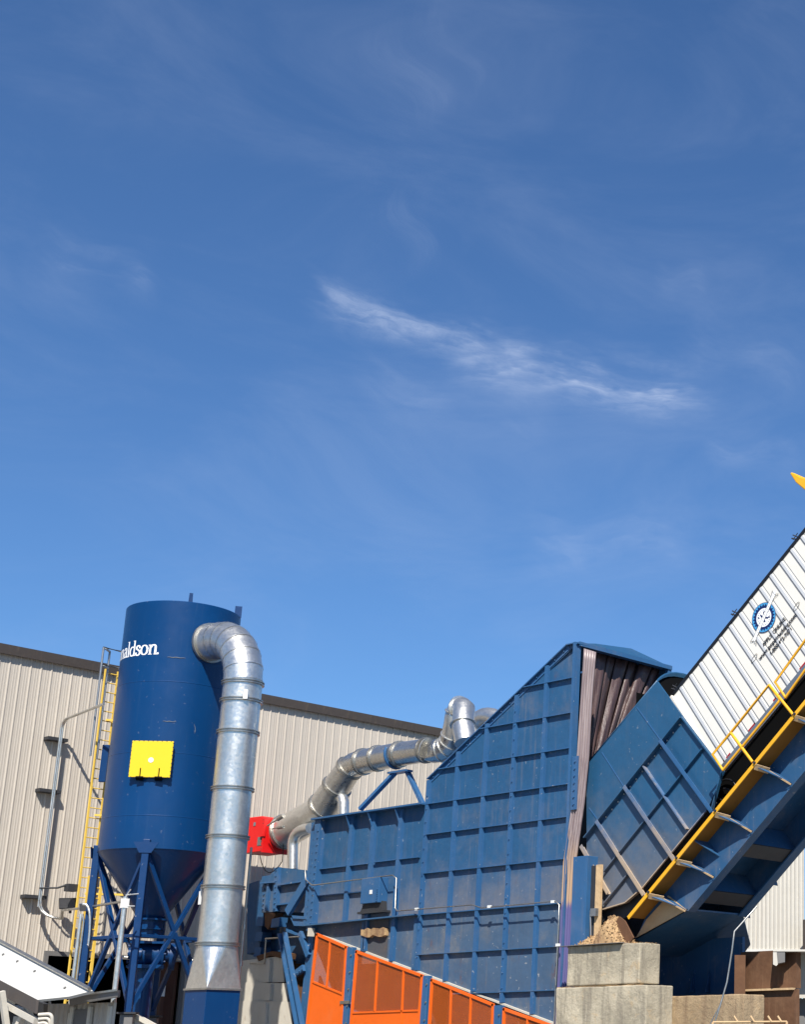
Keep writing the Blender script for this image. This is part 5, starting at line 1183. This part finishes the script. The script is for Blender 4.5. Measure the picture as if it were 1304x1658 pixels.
for i in range(len(pr2)-1):
    q0 = wa+ux*pr2[i][0]+nw*pr2[i][1]; q1 = wa+ux*pr2[i+1][0]+nw*pr2[i+1][1]; zt5 = f3.z+.05; m.add([q0, q1, q1+Zu*zt5, q0+Zu*zt5], [[0, 1, 2, 3]])
m.build('wall', 'beige_wall', ss)
m = MB(); a = wa+ux*(L_*.42)+nw*.06; b = wa+ux*(L_*.68)+nw*.06; m.prism([a, b, b+Zu*(f3.z-.08), a+Zu*(f3.z-.08)], -nw*.03); m.build('door', 'trim_grey', ss)
for q in (a, b, wa+ux*(L_*.97)+nw*.06): m = MB(); m.beam(q, q+Zu*(f3.z-.03), .09, .07, ux); m.build('jamb', 'cream', ss)
m = MB(); m.prism([wb_, wb_+vd_*2.4, wb_+vd_*2.4+Zu*f2.z, wb_+Zu*f2.z], -Rt*.04); m.prism([wa, wa+vd_*2.4, wa+vd_*2.4+Zu*f2.z, wa+Zu*f2.z], Rt*.04); m.build('side_wall', 'beige_wall', ss)
# poles
def pole(label, x0, y0, d, w_, extra):
    q = D(x0, y0, d); t = thing('light_pole', label, 'pole', (q.x, q.y, 0), 'pale poles in front of the silo legs')
    m = MB(); m.tube([V((q.x, q.y, 0)), q], w_, 10); m.build('shaft', 'galvanised', t); return t, q
t, q = pole('pale metal pole topped by a small antenna, in front of the silo leg', 203, 1452, 44.5, .07, 1)
m = MB(); m.tube([q, q+Rt*.12+Zu*.2], .02, 6); m.tube([q+Zu*.05, q+Rt*.35+Zu*.08], .02, 6); m.build('antenna', 'galvanised', t); m = MB(); m.tube([q-Zu*.25, q+Rt*.28-Zu*.25], .02, 6); m.build('side_arm', 'galvanised', t)
m = MB(); m.box(q-V((.08, .08, .3)), q+V((.08, .08, -.05))); m.build('camera_box', 'fitting_white', t)
t, q = pole('pale slim pole on the left carrying the grey floodlight', 131, 1480, 46.6, .055, 0)
m = MB(); m.tube([q+Rt*.10-Zu*6, q+Rt*.10-Zu*.2, q+Rt*.04], .03, 8); m.build('side_conduit', 'galvanised_dull', t)
m = MB(); q2 = D(150, 1470, 46.5); m.tube(arc(q2-Zu*1.0, q2+Zu*.2, q2-Rt*.3+Zu*.1, 6)+[], .035, 8); m.tube([q2-Zu*1.0, D(143, 1535, 46.5)], .035, 8); m.build('flex_conduit', 'galvanised', t)
# white conveyor casing behind leg foot
wc = thing('conveyor_casing', 'sloping cream conveyor casing low beneath the brown door', 'conveyor', D(220, 1640, 45))
P0, P1 = D(207, 1638, 45), D(262, 1668, 45)
m = MB(); m.prism([P0, P1, P1-Zu*2, P0-Zu*2.3], Fh*.5); m.build('side', 'white_panel', wc)
m = MB(); m.beam(P0-Fh*.06, P1-Fh*.06, .16, .10, Fh); m.build('top_edge', 'cream', wc)
m = MB(); a_, b_ = P0.lerp(P1, .2)-Zu*.25, P1-Zu*.25; m.beam(P0-Zu*.28-Fh*.02, P1-Zu*.28-Fh*.02, .06, .07, Fh); m.build('bottom_lip', 'fascia', wc)
m = MB(); m.prism([V((P0.x, P0.y, 0)), V((P1.x, P1.y, 0)), V((P1.x, P1.y, P1.z-1.9)), V((P0.x, P0.y, P0.z-2.2))], Fh*.5); m.build('support', 'trim_grey', wc)
